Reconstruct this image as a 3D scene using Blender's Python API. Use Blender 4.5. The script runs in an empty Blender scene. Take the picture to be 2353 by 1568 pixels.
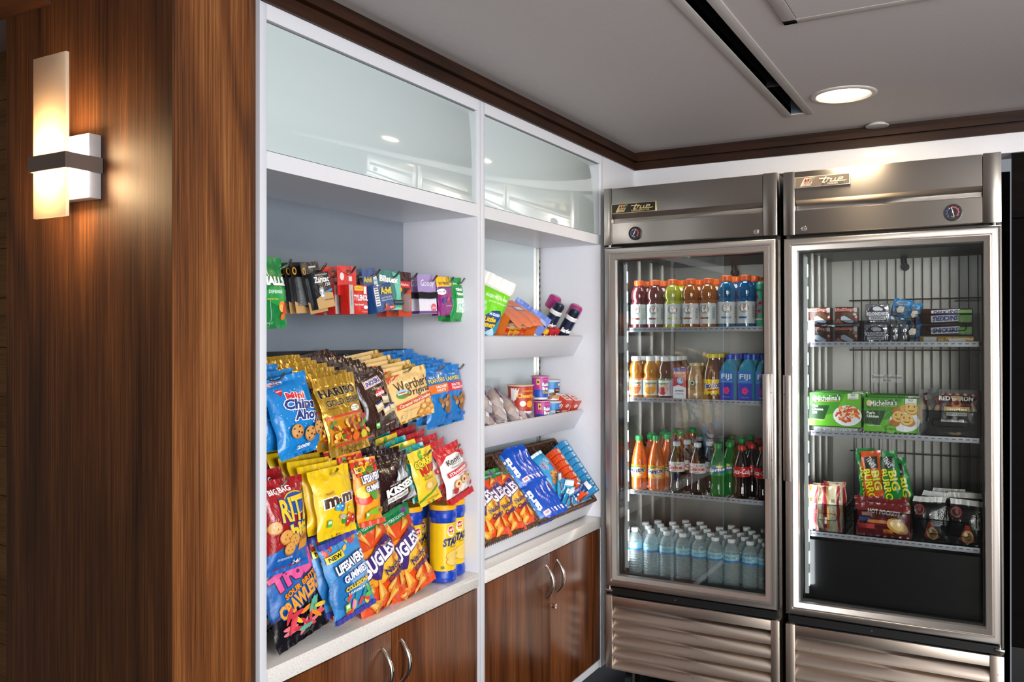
import bpy, bmesh, math, random
from mathutils import Vector, Matrix, Euler, noise
PI = math.pi
C = bpy.context.scene.collection
SC = bpy.context.scene
# ------------------------------------------------------------------ camera
cam_d = bpy.data.cameras.new('camera'); cam = bpy.data.objects.new('camera', cam_d); C.objects.link(cam)
cam.location = (1.383, 0.0, 1.432); cam.rotation_euler = (PI/2, 0, math.radians(29.5))
cam_d.sensor_width = 36.0; cam_d.lens = 36.0*1968/2353; cam_d.shift_y = -12/2353; cam_d.clip_start = 0.02
SC.camera = cam
# ------------------------------------------------------------------ world, exposure, large lights
w = bpy.data.worlds.new('world'); SC.world = w; w.use_nodes = True
w.node_tree.nodes['Background'].inputs[0].default_value = (0.75, 0.8, 0.9, 1)
w.node_tree.nodes['Background'].inputs[1].default_value = 0.3
SC.cycles.caustics_reflective = False; SC.cycles.caustics_refractive = False
SC.view_settings.view_transform = 'Standard'; SC.view_settings.look = 'None'
SC.view_settings.exposure = 0.12; SC.view_settings.gamma = 1.0; SC.view_settings.use_curve_mapping = False

def area(name, loc, target, size, power, col, shape='SQUARE', sy=None, spread=None):
    d = bpy.data.lights.new(name, 'AREA'); d.shape = shape; d.size = size
    if sy: d.size_y = sy
    d.energy = power; d.color = col
    if spread: d.spread = spread
    o = bpy.data.objects.new(name, d); C.objects.link(o); o.location = loc
    o.rotation_euler = (Vector(target)-Vector(loc)).to_track_quat('-Z', 'Y').to_euler()
    return o
# unseen fill lights, added beside and behind the camera
area('side_key_fill', (3.8, 0.3, 1.68), (-.1, 2.0, 1.35), 2.0, 132, (0.92, 0.96, 1.0), 'RECTANGLE', 1.5)  # added soft main light, brightens the cabinet fronts; no window is built
area('rear_fill', (2.6, -1.6, 2.18), (1.6, .9, .6), 1.2, 8, (1.0, 0.94, 0.9), 'RECTANGLE', .9)  # added fill for faces turned towards the camera
area('rear_wall_fill', (3.3, -2.3, 2.2), (3.3, -2.3, 0), 1.6, 16, (1.0, 0.95, 0.9), 'RECTANGLE', 1.0)  # added to brighten the unseen rear wall mirrored in the steel
area('fridge_fill', (2.35, -1.8, 1.5), (.75, 3.1, 1.15), .9, 7.5, (1.0, 0.97, 0.93), 'RECTANGLE', .9, math.radians(42))  # added narrow beam to brighten the goods behind the glass doors
area('ceiling_fill', (2.5, .1, .5), (1.4, 1.6, 2.235), 1.4, 26, (1.0, 0.94, 0.90), 'RECTANGLE', 1.4)  # added upward fill to brighten the ceiling, no lamp body
def point(name, loc, power, col, r=0.02):
    d = bpy.data.lights.new(name, 'POINT'); d.energy = power; d.color = col; d.shadow_soft_size = r
    o = bpy.data.objects.new(name, d); C.objects.link(o); o.location = loc; return o

# ------------------------------------------------------------------ materials
def lin(h):
    h = h.lstrip('#'); r = []
    for i in (0, 2, 4):
        c = int(h[i:i+2], 16)/255.0
        r.append(c/12.92 if c <= .04045 else ((c+.055)/1.055)**2.4)
    return (r[0], r[1], r[2], 1.0)
MATS = {}
class NT:
    def __init__(s, name):
        s.m = bpy.data.materials.new(name); s.m.use_nodes = True; s.t = s.m.node_tree; s.n = s.t.nodes
        s.b = s.n['Principled BSDF']
    def add(s, typ, **kw):
        o = s.n.new(typ)
        for k, v in kw.items():
            if k.startswith('i_'): o.inputs[k[2:].replace('_', ' ')].default_value = v
            else: setattr(o, k, v)
        return o
    def link(s, a, ao, b, bi): s.t.links.new(a.outputs[ao], b.inputs[bi])
    def coords(s, scale, kind='pos', rot=(0, 0, 0)):
        if kind == 'pos': g = s.add('ShaderNodeNewGeometry'); out = 'Position'
        else: g = s.add('ShaderNodeTexCoord'); out = 'Object'
        mp = s.add('ShaderNodeMapping'); mp.inputs['Scale'].default_value = scale; mp.inputs['Rotation'].default_value = rot
        s.link(g, out, mp, 'Vector'); return mp
    def noise(s, vec, scale, detail=3, rough=.55, dist=0.0):
        n = s.add('ShaderNodeTexNoise'); n.inputs['Scale'].default_value = scale; n.inputs['Detail'].default_value = detail
        n.inputs['Roughness'].default_value = rough; n.inputs['Distortion'].default_value = dist
        s.link(vec, 0, n, 'Vector'); return n
    def ramp(s, src, out, stops):
        r = s.add('ShaderNodeValToRGB'); e = r.color_ramp.elements
        while len(e) < len(stops): e.new(0.5)
        for i, (p, c) in enumerate(stops):
            e[i].position = p; e[i].color = lin(c) if isinstance(c, str) else (c, c, c, 1)
        s.link(src, out, r, 'Fac'); return r
    def bump(s, src, out, strength, dist=.01):
        b = s.add('ShaderNodeBump'); b.inputs['Strength'].default_value = strength; b.inputs['Distance'].default_value = dist
        s.link(src, out, b, 'Height'); s.link(b, 0, s.b, 'Normal'); return b
    def math(s, op, a, ao, bval=None, b=None, bo=0):
        n = s.add('ShaderNodeMath', operation=op); s.link(a, ao, n, 0)
        if b is not None: s.link(b, bo, n, 1)
        elif bval is not None: n.inputs[1].default_value = bval
        return n
def setb(b, col=None, rough=None, metal=None, coat=None, trans=None, ior=None, emi=None, estr=None, spec=None, alpha=None, aniso=None, coat_r=None):
    I = b.inputs
    if col is not None: I['Base Color'].default_value = lin(col) if isinstance(col, str) else col
    for k, v in (('Roughness', rough), ('Metallic', metal), ('Coat Weight', coat), ('Transmission Weight', trans), ('IOR', ior),
                 ('Emission Strength', estr), ('Specular IOR Level', spec), ('Alpha', alpha), ('Anisotropic', aniso), ('Coat Roughness', coat_r)):
        if v is not None: I[k].default_value = v
    if emi is not None: I['Emission Color'].default_value = lin(emi)
def mat(name, col, rough=.5, var=.06, **kw):
    """plain paint or plastic: procedural base colour with a slight mottling"""
    if name in MATS: return MATS[name]
    k = NT(name); setb(k.b, col, rough, **kw)
    if var:
        v = k.coords((1, 1, 1), 'obj'); n = k.noise(v, 60, 2)
        mx = k.add('ShaderNodeMixRGB', blend_type='MULTIPLY'); mx.inputs[0].default_value = 1.0
        mx.inputs[1].default_value = lin(col)
        r = k.ramp(n, 'Fac', [(.3, 1-var), (.7, 1.0)]); k.link(r, 0, mx, 2); k.link(mx, 0, k.b, 'Base Color')
    MATS[name] = k.m; return k.m
def foil(col, rough=.3, metal=0.0, crink=.35, tag=''):
    """glossy printed film with fine crinkles"""
    name = 'film_' + col.lstrip('#') + tag
    if name in MATS: return MATS[name]
    k = NT(name); setb(k.b, col, rough, metal, coat=.3, coat_r=.1)
    v = k.coords((1, 1, .6), 'obj'); n = k.noise(v, 38, 3, .55, .6); k.bump(n, 'Fac', crink, .012)
    MATS[name] = k.m; return k.m
def ink(col, rough=.38):
    name = 'ink_' + col.lstrip('#')
    if name in MATS: return MATS[name]
    k = NT(name); setb(k.b, col, rough, coat=.3, coat_r=.2)
    v = k.coords((1, 1, 1), 'obj'); n = k.noise(v, 38, 3, .55, .6); k.bump(n, 'Fac', .2, .012)
    MATS[name] = k.m; return k.m
def wood(name, dark, mid, light, axis='z', scale=1.0, rough=.32, seed=0.0, coat=.15, cath=5.0):
    if name in MATS: return MATS[name]
    k = NT(name); setb(k.b, mid, rough, coat=coat, coat_r=.25, spec=.3)
    lo, hi = .14*scale, 1.0*scale
    sc = {'z': (hi, hi, lo), 'x': (lo, hi, hi), 'y': (hi, lo, hi)}[axis]
    v = k.coords(sc); v.inputs['Location'].default_value = (seed, seed*.7, seed*.3)
    n1 = k.noise(v, 3.2, 2, .45, .25)
    m1 = k.math('MULTIPLY', n1, 'Fac', cath*8); s1 = k.math('SINE', m1, 0)
    s2 = k.math('MULTIPLY', s1, 0, .5); s3 = k.math('ADD', s2, 0, .5)
    fs = {'z': (1, 1, .012), 'x': (.012, 1, 1), 'y': (1, .012, 1)}[axis]
    v2 = k.coords(tuple(q*scale for q in fs)); n2 = k.noise(v2, 260, 4, .7)
    v3 = k.coords(tuple(q*scale for q in sc)); n3 = k.noise(v3, 11, 4, .6, .4)
    p = k.math('POWER', s3, 0, 4.0)
    a = k.math('MULTIPLY', p, 0, -.12); b = k.math('MULTIPLY', n2, 'Fac', .70); c = k.math('MULTIPLY', n3, 'Fac', .32)
    ab = k.math('ADD', a, 0, b=b); abc = k.math('ADD', ab, 0, b=c)
    r = k.ramp(abc, 0, [(.30, dark), (.50, mid), (.72, light)])
    k.link(r, 0, k.b, 'Base Color'); k.bump(n2, 'Fac', .05, .001)
    MATS[name] = k.m; return k.m
def steel(name, col='#9d948c', rough=.27, horiz=True, aniso=.75, dirt=0.0):
    if name in MATS: return MATS[name]
    k = NT(name); setb(k.b, col, rough, 1.0)
    k.b.inputs['Anisotropic'].default_value = aniso
    t = k.add('ShaderNodeTangent', direction_type='RADIAL', axis='Z'); k.link(t, 0, k.b, 'Tangent')
    if horiz: k.b.inputs['Anisotropic Rotation'].default_value = .25
    v = k.coords((.02, .02, 1) if horiz else (1, 1, .02)); n = k.noise(v, 700, 2, .6)
    r = k.ramp(n, 'Fac', [(.2, rough*.98), (.8, rough*1.03)]); k.link(r, 0, k.b, 'Roughness')
    if dirt:
        v2 = k.coords((1, 1, 1)); n2 = k.noise(v2, 55, 4, .75); r2 = k.ramp(n2, 'Fac', [(.66, col), (.74, '#5a4638')])
        k.link(r2, 0, k.b, 'Base Color')
    MATS[name] = k.m; return k.m
def pane_mat(name, tint='#f5f7f6', gloss=.05):
    """thin clear glazing: see-through with a Fresnel reflection"""
    if name in MATS: return MATS[name]
    k = NT(name); k.n.remove(k.b)
    out = k.n['Material Output']; tr = k.add('ShaderNodeBsdfTransparent'); tr.inputs[0].default_value = lin(tint)
    gl = k.add('ShaderNodeBsdfGlossy'); gl.inputs['Roughness'].default_value = .015
    gl.inputs['Color'].default_value = (1, 1, 1, 1)
    fr = k.add('ShaderNodeFresnel'); fr.inputs[0].default_value = 1.45
    v = k.coords((1, 1, 1)); n = k.noise(v, 3, 2); ad = k.math('MULTIPLY', n, 'Fac', gloss); su = k.math('ADD', fr, 0, b=ad)
    mx = k.add('ShaderNodeMixShader'); k.link(su, 0, mx, 0); k.link(tr, 0, mx, 1); k.link(gl, 0, mx, 2); k.link(mx, 0, out, 'Surface')
    MATS[name] = k.m; return k.m
def film_clear(name, tint='#e8eaec', haze=.25, rough=.12):
    """clear plastic film or thin plastic shell: mix of see-through, gloss and a little haze"""
    if name in MATS: return MATS[name]
    k = NT(name); setb(k.b, tint, rough, spec=.9, coat=1.0, coat_r=.05)
    v = k.coords((1, 1, 1), 'obj'); n = k.noise(v, 45, 3, .6, .8); k.bump(n, 'Fac', .6, .012)
    out = k.n['Material Output']; tr = k.add('ShaderNodeBsdfTransparent'); tr.inputs[0].default_value = lin(tint)
    lw = k.add('ShaderNodeLayerWeight'); lw.inputs[0].default_value = .35
    m1 = k.math('MULTIPLY', lw, 'Facing', .35); m2 = k.math('ADD', m1, 0, haze)
    mx = k.add('ShaderNodeMixShader'); k.link(m2, 0, mx, 0); k.link(tr, 0, mx, 1); k.link(k.b, 0, mx, 2); k.link(mx, 0, out, 'Surface')
    MATS[name] = k.m; return k.m
def liquid(name, col, haze=.8, rough=.08):
    """drink seen through its bottle: coloured, glossy and partly see-through"""
    if name in MATS: return MATS[name]
    k = NT(name); setb(k.b, col, rough, spec=.7, coat=1.0, coat_r=.03)
    v = k.coords((1, 1, 1), 'obj'); n = k.noise(v, 30, 2, .5, .5); k.bump(n, 'Fac', .12, .01)
    out = k.n['Material Output']; tr = k.add('ShaderNodeBsdfTransparent'); tr.inputs[0].default_value = lin(col)
    lw = k.add('ShaderNodeLayerWeight'); lw.inputs[0].default_value = .4
    m1 = k.math('MULTIPLY', lw, 'Facing', .5); m2 = k.math('ADD', m1, 0, haze); m2.use_clamp = True
    mx = k.add('ShaderNodeMixShader'); k.link(m2, 0, mx, 0); k.link(tr, 0, mx, 1); k.link(k.b, 0, mx, 2); k.link(mx, 0, out, 'Surface')
    MATS[name] = k.m; return k.m
def emis(name, col, strength):
    if name in MATS: return MATS[name]
    k = NT(name); setb(k.b, col, .5, emi=col, estr=strength); MATS[name] = k.m; return k.m

# ------------------------------------------------------------------ mesh builder
class MB:
    def __init__(s): s.v = []; s.f = []; s.mi = []; s.mats = []
    def m(s, material):
        if material not in s.mats: s.mats.append(material)
        return s.mats.index(material)
    def add(s, vs, fs, material, M=None):
        o = len(s.v); i = s.m(material)
        s.v += [tuple(M @ Vector(p)) for p in vs] if M is not None else [tuple(p) for p in vs]
        for f in fs: s.f.append([o+q for q in f]); s.mi.append(i)
        return s
    def box(s, x0, x1, y0, y1, z0, z1, material, bev=0.0, M=None):
        if bev <= 0:
            vs = [(x, y, z) for x in (x0, x1) for y in (y0, y1) for z in (z0, z1)]
            fs = [(0, 1, 3, 2), (4, 6, 7, 5), (0, 4, 5, 1), (2, 3, 7, 6), (0, 2, 6, 4), (1, 5, 7, 3)]
            return s.add(vs, fs, material, M)
        bm = bmesh.new(); bmesh.ops.create_cube(bm, size=1.0)
        for q in bm.verts: q.co = Vector(((x0+x1)/2+q.co.x*(x1-x0), (y0+y1)/2+q.co.y*(y1-y0), (z0+z1)/2+q.co.z*(z1-z0)))
        bmesh.ops.bevel(bm, geom=list(bm.edges), offset=bev, segments=2, affect='EDGES', profile=.5)
        bm.verts.index_update(); vs = [tuple(q.co) for q in bm.verts]; fs = [[q.index for q in f.verts] for f in bm.faces]; bm.free()
        return s.add(vs, fs, material, M)
    def grid(s, fn, nu, nv, material, M=None, flip=False):
        vs = [fn(i/nu, j/nv) for j in range(nv+1) for i in range(nu+1)]
        fs = []
        for j in range(nv):
            for i in range(nu):
                a = j*(nu+1)+i; q = (a, a+1, a+nu+2, a+nu+1); fs.append(q[::-1] if flip else q)
        return s.add(vs, fs, material, M)
    def lathe(s, prof, n, material, M=None, caps=True, mats=None):
        """profile [(r, z)...]; mats: per-segment materials"""
        for j in range(len(prof)-1):
            (r0, z0), (r1, z1) = prof[j], prof[j+1]
            vs = []; 
            for i in range(n):
                a = 2*PI*i/n; c_, s_ = math.cos(a), math.sin(a); vs += [(r0*c_, r0*s_, z0), (r1*c_, r1*s_, z1)]
            fs = [(2*i, 2*((i+1) % n), 2*((i+1) % n)+1, 2*i+1) for i in range(n)]
            s.add(vs, fs, mats[j] if mats else material, M)
        if caps:
            for (r, z), fl, mm in ((prof[0], True, 0), (prof[-1], False, -1)):
                if r > 1e-5:
                    vs = [(r*math.cos(2*PI*i/n), r*math.sin(2*PI*i/n), z) for i in range(n)]
                    s.add(vs, [tuple(range(n))[::-1] if fl else tuple(range(n))], mats[mm] if mats else material, M)
        return s
    def cyl(s, p0, p1, r, material, n=16, r1=None):
        p0, p1 = Vector(p0), Vector(p1); L = (p1-p0).length
        M = Matrix.Translation(p0) @ (p1-p0).to_track_quat('Z', 'Y').to_matrix().to_4x4()
        return s.lathe([(r, 0), (r1 if r1 is not None else r, L)], n, material, M)
    def tube(s, pts, r, material, n=8, closed=False, rs=None):
        pts = [Vector(p) for p in pts]; N = len(pts); vs = []; up = Vector((0, 0, 1)); prev = None
        for i, p in enumerate(pts):
            t = (pts[(i+1) % N if closed else min(i+1, N-1)]-pts[(i-1) % N if closed else max(i-1, 0)]).normalized()
            if prev is None:
                a = t.cross(up) if abs(t.dot(up)) < .95 else t.cross(Vector((1, 0, 0)))
            else: a = prev-t*prev.dot(t)
            a.normalize(); prev = a; b = t.cross(a); rr = rs[i] if rs else r
            vs += [p+a*rr*math.cos(2*PI*k/n)+b*rr*math.sin(2*PI*k/n) for k in range(n)]
        fs = []
        for i in range(N if closed else N-1):
            for k in range(n):
                j = (i+1) % N; fs.append((i*n+k, i*n+(k+1) % n, j*n+(k+1) % n, j*n+k))
        if not closed: fs += [tuple(range(n))[::-1], tuple(range((N-1)*n, N*n))]
        return s.add(vs, fs, material)
    def prism(s, poly, d0, d1, material, axes='xz', M=None):
        """polygon extruded along the third axis from d0 to d1"""
        n = len(poly); vs = []
        for d in (d0, d1):
            for a, b in poly:
                vs.append({'xz': (a, d, b), 'xy': (a, b, d), 'yz': (d, a, b)}[axes])
        fs = [tuple(range(n)), tuple(range(n, 2*n))[::-1]]+[(i, n+i, n+(i+1) % n, (i+1) % n) for i in range(n)]
        return s.add(vs, fs, material, M)
    def ball(s, c, rx, ry, rz, material, n=10, M=None):
        vs = []; fs = []
        for j in range(n+1):
            t = PI*j/n
            for i in range(n*2):
                a = PI*i/n; vs.append((c[0]+rx*math.sin(t)*math.cos(a), c[1]+ry*math.sin(t)*math.sin(a), c[2]+rz*math.cos(t)))
        for j in range(n):
            for i in range(n*2):
                a = j*2*n+i; b = j*2*n+(i+1) % (2*n); fs.append((a, a+2*n, b+2*n, b))
        return s.add(vs, fs, material, M)
    def mesh(s, name, smooth=True, ang=38):
        me = bpy.data.meshes.new(name); me.from_pydata(s.v, [], s.f)
        for q in s.mats: me.materials.append(q)
        me.polygons.foreach_set('material_index', s.mi)
        if smooth:
            me.polygons.foreach_set('use_smooth', [True]*len(s.f)); me.update()
            me.set_sharp_from_angle(angle=math.radians(ang))
        me.update(); return me
    def build(s, name, parent=None, **kw):
        o = bpy.data.objects.new(name, s.mesh(name)); C.objects.link(o)
        if parent is not None: o.parent = parent
        for a, b in kw.items(): o[a] = b
        return o
def weld(me, d=1e-5):
    bm = bmesh.new(); bm.from_mesh(me); bmesh.ops.remove_doubles(bm, verts=bm.verts, dist=d); bmesh.ops.recalc_face_normals(bm, faces=bm.faces); bm.to_mesh(me); bm.free()
    me.set_sharp_from_angle(angle=math.radians(38)); me.update()
def tag(o, label, cat, group=None, kind=None):
    if label: o['label'] = label
    if cat: o['category'] = cat
    if group: o['group'] = group
    if kind: o['kind'] = kind
    return o
def empty(name, loc=(0, 0, 0), label=None, cat=None, group=None, rot=(0, 0, 0)):
    o = bpy.data.objects.new(name, None); o.empty_display_size = .05; C.objects.link(o); o.location = loc; o.rotation_euler = rot
    return tag(o, label, cat, group)
def struct(o): o['kind'] = 'structure'; return o

# ------------------------------------------------------------------ printing on packages
GL = {}
def glyphs(text, bold=0.0, shear=0.0):
    k = (text, bold, shear)
    if k in GL: return GL[k]
    cu = bpy.data.curves.new('t', 'FONT'); cu.body = text; cu.size = 1.0; cu.shear = shear; cu.offset = bold
    cu.resolution_u = 2; cu.fill_mode = 'FRONT'; cu.dimensions = '2D'
    ob = bpy.data.objects.new('t', cu); me = bpy.data.meshes.new_from_object(ob)
    vs = [(q.co.x, q.co.y) for q in me.vertices]; fs = [list(p.vertices) for p in me.polygons]
    bpy.data.objects.remove(ob); bpy.data.meshes.remove(me); bpy.data.curves.remove(cu)
    if not vs: vs = [(0, 0), (1, 0), (0, 1)]; fs = []
    GL[k] = (vs, fs); return GL[k]
def refine(pts, fs, L):
    """split triangles until no edge is longer than L (edge midpoints shared)"""
    pts = list(pts); tr = []
    for f in fs: tr += [(f[0], f[i], f[i+1]) for i in range(1, len(f)-1)]
    for _ in range(4):
        mid = {}; out = []; more = False
        def ml(a, b):
            k = (min(a, b), max(a, b))
            if k not in mid:
                if math.hypot(pts[a][0]-pts[b][0], pts[a][1]-pts[b][1]) > L: pts.append(((pts[a][0]+pts[b][0])/2, (pts[a][1]+pts[b][1])/2)); mid[k] = len(pts)-1
                else: mid[k] = None
            return mid[k]
        for a, b, c in tr:
            x, y, z = ml(a, b), ml(b, c), ml(c, a); n = (x is not None)+(y is not None)+(z is not None)
            if n == 0: out.append((a, b, c)); continue
            more = True
            if n == 3: out += [(a, x, z), (x, b, y), (z, y, c), (x, y, z)]
            elif n == 1:
                if x is not None: out += [(a, x, c), (x, b, c)]
                elif y is not None: out += [(a, b, y), (a, y, c)]
                else: out += [(a, b, z), (z, b, c)]
            else:
                if x is None: out += [(a, b, y), (a, y, z), (z, y, c)]
                elif y is None: out += [(a, x, z), (x, b, c), (x, c, z)]
                else: out += [(x, b, y), (a, x, y), (a, y, c)]
        tr = out
        if not more: break
    return pts, tr
class Art:
    """flat printing mapped onto a surface fn(x, z, lift) -> point; x, z given as fractions of W, H (x from the middle)"""
    def __init__(s, mb, fn, W, H, base=.0006, step=.00025): s.mb = mb; s.fn = fn; s.W = W; s.H = H; s.k = base; s.step = step; s.curved = base > .0004
    def _put(s, pts, fs, m):
        if s.curved and len(fs) < 4000: pts, fs = refine(pts, fs, .0075)
        s.k += s.step; s.mb.add([s.fn(x, z, s.k) for x, z in pts], fs, m)
    def R(s, cx, cz, w, h, m, rot=0, n=None):
        w *= s.W; h *= s.H; cx *= s.W; cz *= s.H
        nx = max(1, int(w/.009)); nz = max(1, int(h/.009)); c_, s_ = math.cos(math.radians(rot)), math.sin(math.radians(rot)); pts = []; fs = []
        for j in range(nz+1):
            for i in range(nx+1):
                a = (i/nx-.5)*w; b = (j/nz-.5)*h; pts.append((cx+a*c_-b*s_, cz+a*s_+b*c_))
        for j in range(nz):
            for i in range(nx):
                a = j*(nx+1)+i; fs.append((a, a+1, a+nx+2, a+nx+1))
        s._put(pts, fs, m); return s
    def E(s, cx, cz, w, h, m, rot=0, seg=18):
        w *= s.W/2; h *= s.H/2; cx *= s.W; cz *= s.H; c_, s_ = math.cos(math.radians(rot)), math.sin(math.radians(rot)); pts = [(cx, cz)]; fs = []
        nr = 1 if max(w, h) < .01 else 2 if max(w, h) < .03 else 4
        for r in range(1, nr+1):
            for i in range(seg):
                a = 2*PI*i/seg; x = w*r/nr*math.cos(a); z = h*r/nr*math.sin(a); pts.append((cx+x*c_-z*s_, cz+x*s_+z*c_))
        for i in range(seg): fs.append((0, 1+i, 1+(i+1) % seg))
        for r in range(nr-1):
            for i in range(seg):
                a = 1+r*seg+i; b = 1+r*seg+(i+1) % seg; fs.append((a, a+seg, b+seg, b))
        s._put(pts, fs, m); return s
    def P(s, poly, m):
        """polygon (star shaped about its centre)"""
        pts = [(x*s.W, z*s.H) for x, z in poly]; cx = sum(p[0] for p in pts)/len(pts); cz = sum(p[1] for p in pts)/len(pts)
        dense = []
        for i, p in enumerate(pts):
            q = pts[(i+1) % len(pts)]; L = math.hypot(q[0]-p[0], q[1]-p[1]); k = max(1, int(L/.012))
            dense += [(p[0]+(q[0]-p[0])*t/k, p[1]+(q[1]-p[1])*t/k) for t in range(k)]
        n = len(dense); out = [(cx, cz)]; fs = []
        for r in (1/3, 2/3, 1): out += [(cx+(x-cx)*r, cz+(z-cz)*r) for x, z in dense]
        for i in range(n): fs.append((0, 1+i, 1+(i+1) % n))
        for r in range(2):
            for i in range(n):
                a = 1+r*n+i; b = 1+r*n+(i+1) % n; fs.append((a, a+n, b+n, b))
        s._put(out, fs, m); return s
    def T(s, text, cx, cz, w, h, m, rot=0, bold=.012, shear=0.0, arc=0.0, grow=0.0, out=None, ow=.05):
        """text fitted into w x h; grow: taller towards the end; arc: bow; out: outline ink"""
        w *= s.W; h *= s.H; cx *= s.W; cz *= s.H
        base, _ = glyphs(text, bold, shear); x0 = min(p[0] for p in base); x1 = max(p[0] for p in base); y0 = min(p[1] for p in base); y1 = max(p[1] for p in base)
        c_, s_ = math.cos(math.radians(rot)), math.sin(math.radians(rot))
        for b, mm in (((bold+ow, out),) if out else ())+((bold, m),):
            vs, fs = glyphs(text, b, shear); pts = []
            for x, y in vs:
                u = (x-(x0+x1)/2)/(x1-x0); q = (y-(y0+y1)/2)/(y1-y0); q *= 1+grow*u; q += arc*(1-4*u*u)
                a = u*w; bb = q*h; pts.append((cx+a*c_-bb*s_, cz+a*s_+bb*c_))
            s._put(pts, fs, mm)
        return s
def vsurf(H=0.0):
    """front of a box whose front face is at y=-H"""
    return lambda x, z, l: (x, -H-l, z)

# ================================================================== ROOM
white = mat('white_lacquer', '#e3e3e8', .38, .02, coat=.1)
white_in = mat('white_laminate', '#dcdde4', .45, .02)
ceil_m = mat('ceiling_paint', '#c2bab8', .8, .04)
walnut = wood('walnut_shaded', '#28150a', '#4c2b14', '#784a25', 'z', 1.0, .58, 3.1, coat=0)  # darker copy of the pier wood: shade of the camera-side face in the colour
walnut2 = wood('walnut_lit', '#3a1e0d', '#74431f', '#a56f3f', 'z', 1.0, .45, 7.7, coat=.03)  # lighter copy of the same wood for the face towards the main light
walnut_door = wood('walnut_door', '#38190b', '#65371a', '#8c5630', 'z', 1.15, .30, 12.3, coat=.15)
walnut_trim = wood('walnut_trim', '#1a0c05', '#2e170a', '#432410', 'y', 1.3, .5, 1.3, coat=0)
walnut_trim_x = wood('walnut_trim_cross', '#1a0c05', '#2e170a', '#432410', 'x', 1.3, .5, 1.3, coat=0)
oak = wood('oak_planks', '#7a5a38', '#a37c50', '#b98f60', 'x', 1.0, .5, 4.0)
darkwall = wood('charcoal_veneer', '#040303', '#080605', '#0f0c0a', 'x', 2.2, .8, 6.0, coat=0, cath=2)
darkwall2 = wood('umber_veneer', '#090706', '#110d0b', '#1a1512', 'x', 2.2, .8, 6.0, coat=0, cath=2)
for q in (darkwall, darkwall2): q.node_tree.nodes['Principled BSDF'].inputs['Specular IOR Level'].default_value = .08
black = mat('black_void', '#08080a', .7, 0)
blackm = mat('black_plastic', '#101012', .4, .05)
floor_m = mat('dark_stone_floor', '#141314', .35, .2)
CZ = 2.235
def slab(name, *a, m, **k): return struct(MB().box(*a, m).build(name, **k))
slab('floor', -1.2, 4.2, -3.2, 4.05, -.05, 0, m=floor_m)
# ceiling with a real slot and a real downlight hole
c = MB()
sx0, sx1, sy0, sy1 = .736, .781, 1.2, 3.195
dl = (.940, 3.021)
hx0, hx1, hy0, hy1 = dl[0]-.1, dl[0]+.1, dl[1]-.1, dl[1]+.1
for (a, b, p, q) in ((-1.2, sx0, -3.2, 3.9), (sx0, sx1, -3.2, sy0), (sx0, sx1, sy1, 3.9), (sx1, hx0, -3.2, 3.9), (hx0, hx1, -3.2, hy0), (hx0, hx1, hy1, 3.9), (hx1, 4.2, -3.2, 3.9)):
    c.box(a, b, p, q, CZ, CZ+.02, ceil_m)
N = 48   # square hole filled up to the round opening
vs = []; fs = []
for i in range(N):
    a = 2*PI*i/N; x, y = math.cos(a), math.sin(a); k = .1/max(abs(x), abs(y)); vs += [(dl[0]+.088*x, dl[1]+.088*y, CZ), (dl[0]+k*x, dl[1]+k*y, CZ)]
fs = [(2*i, 2*i+1, 2*((i+1) % N)+1, 2*((i+1) % N)) for i in range(N)]
c.add(vs, fs, ceil_m); struct(c.build('ceiling'))
# linear air slot
t = empty('ceiling_air_slot', (.759, 2.19, CZ), 'long narrow black air slot with white metal flanges in the ceiling', 'air vent')
f = MB(); fl = mat('flange_paint', '#b9b2ae', .5, .03)
for a, b in ((.708, sx0), (sx1, .811)): f.box(a-.759, b-.759, -1.03, 1.03, -.004, 0, fl, .001)
f.box(sx0-.759, sx1-.759, 1.005, 1.03, -.004, 0, fl)
f.build('flange', t)
b = MB(); b.box(sx0-.759-.002, sx0-.759, -1, 1.005, -.002, .12, blackm); b.box(sx1-.759, sx1-.759+.002, -1, 1.005, -.002, .12, blackm)
b.box(sx0-.759, sx1-.759, -1, 1.005, .12, .124, black); b.box(sx0-.759, sx1-.759, 1.0, 1.005, 0, .12, mat('blue_grey_metal', '#5e6a74', .4)); b.box(-.003, .003, -1, 1.0, .03, .034, mat('slot_vane', '#26282b', .4))
b.box(sx0-.759, sx1-.759, .62, .626, .0, .05, blackm)
b.build('channel', t)
# access panel
t = empty('ceiling_access_panel', (1.4, 2.0, CZ), 'flat square access panel with a raised white frame in the ceiling', 'access panel')
f = MB(); X0, X1, Y0, Y1 = .908-1.4, .50, -.80, .262
for bx in ((X0, X1, Y1-.03, Y1), (X0, X0+.035, Y0, Y1), (X1-.035, X1, Y0, Y1), (X0, X1, Y0, Y0+.03)): f.box(*bx, -.005, -.001, fl, .001)
f.build('frame', t); MB().box(X0+.037, X1-.037, Y0+.032, Y1-.032, -.004, -.0005, ceil_m).build('door', t)
# downlight
t = empty('recessed_downlight', (dl[0], dl[1], CZ), 'round recessed ceiling downlight glowing warm white beside the air slot', 'ceiling light')
MB().lathe([(.104, 0), (.104, -.003), (.100, -.005), (.088, -.006), (.084, .0), (.083, .004)], 48, mat('downlight_trim', '#cfc6c0', .4), caps=False).build('trim_ring', t)
MB().lathe([(.0001, .003), (.084, .003)], 48, emis('downlight_lens', '#fff0cf', 5.0), caps=False).build('lens', t)
MB().lathe([(.088, .02), (.084, .004)], 48, fl, caps=False).build('can', t)
d = bpy.data.lights.new('downlight', 'AREA'); d.shape = 'DISK'; d.size = .14; d.energy = 7; d.color = (1, .78, .52)
o = bpy.data.objects.new('downlight', d); C.objects.link(o); o.location = (dl[0], dl[1], CZ-.008)
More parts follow.
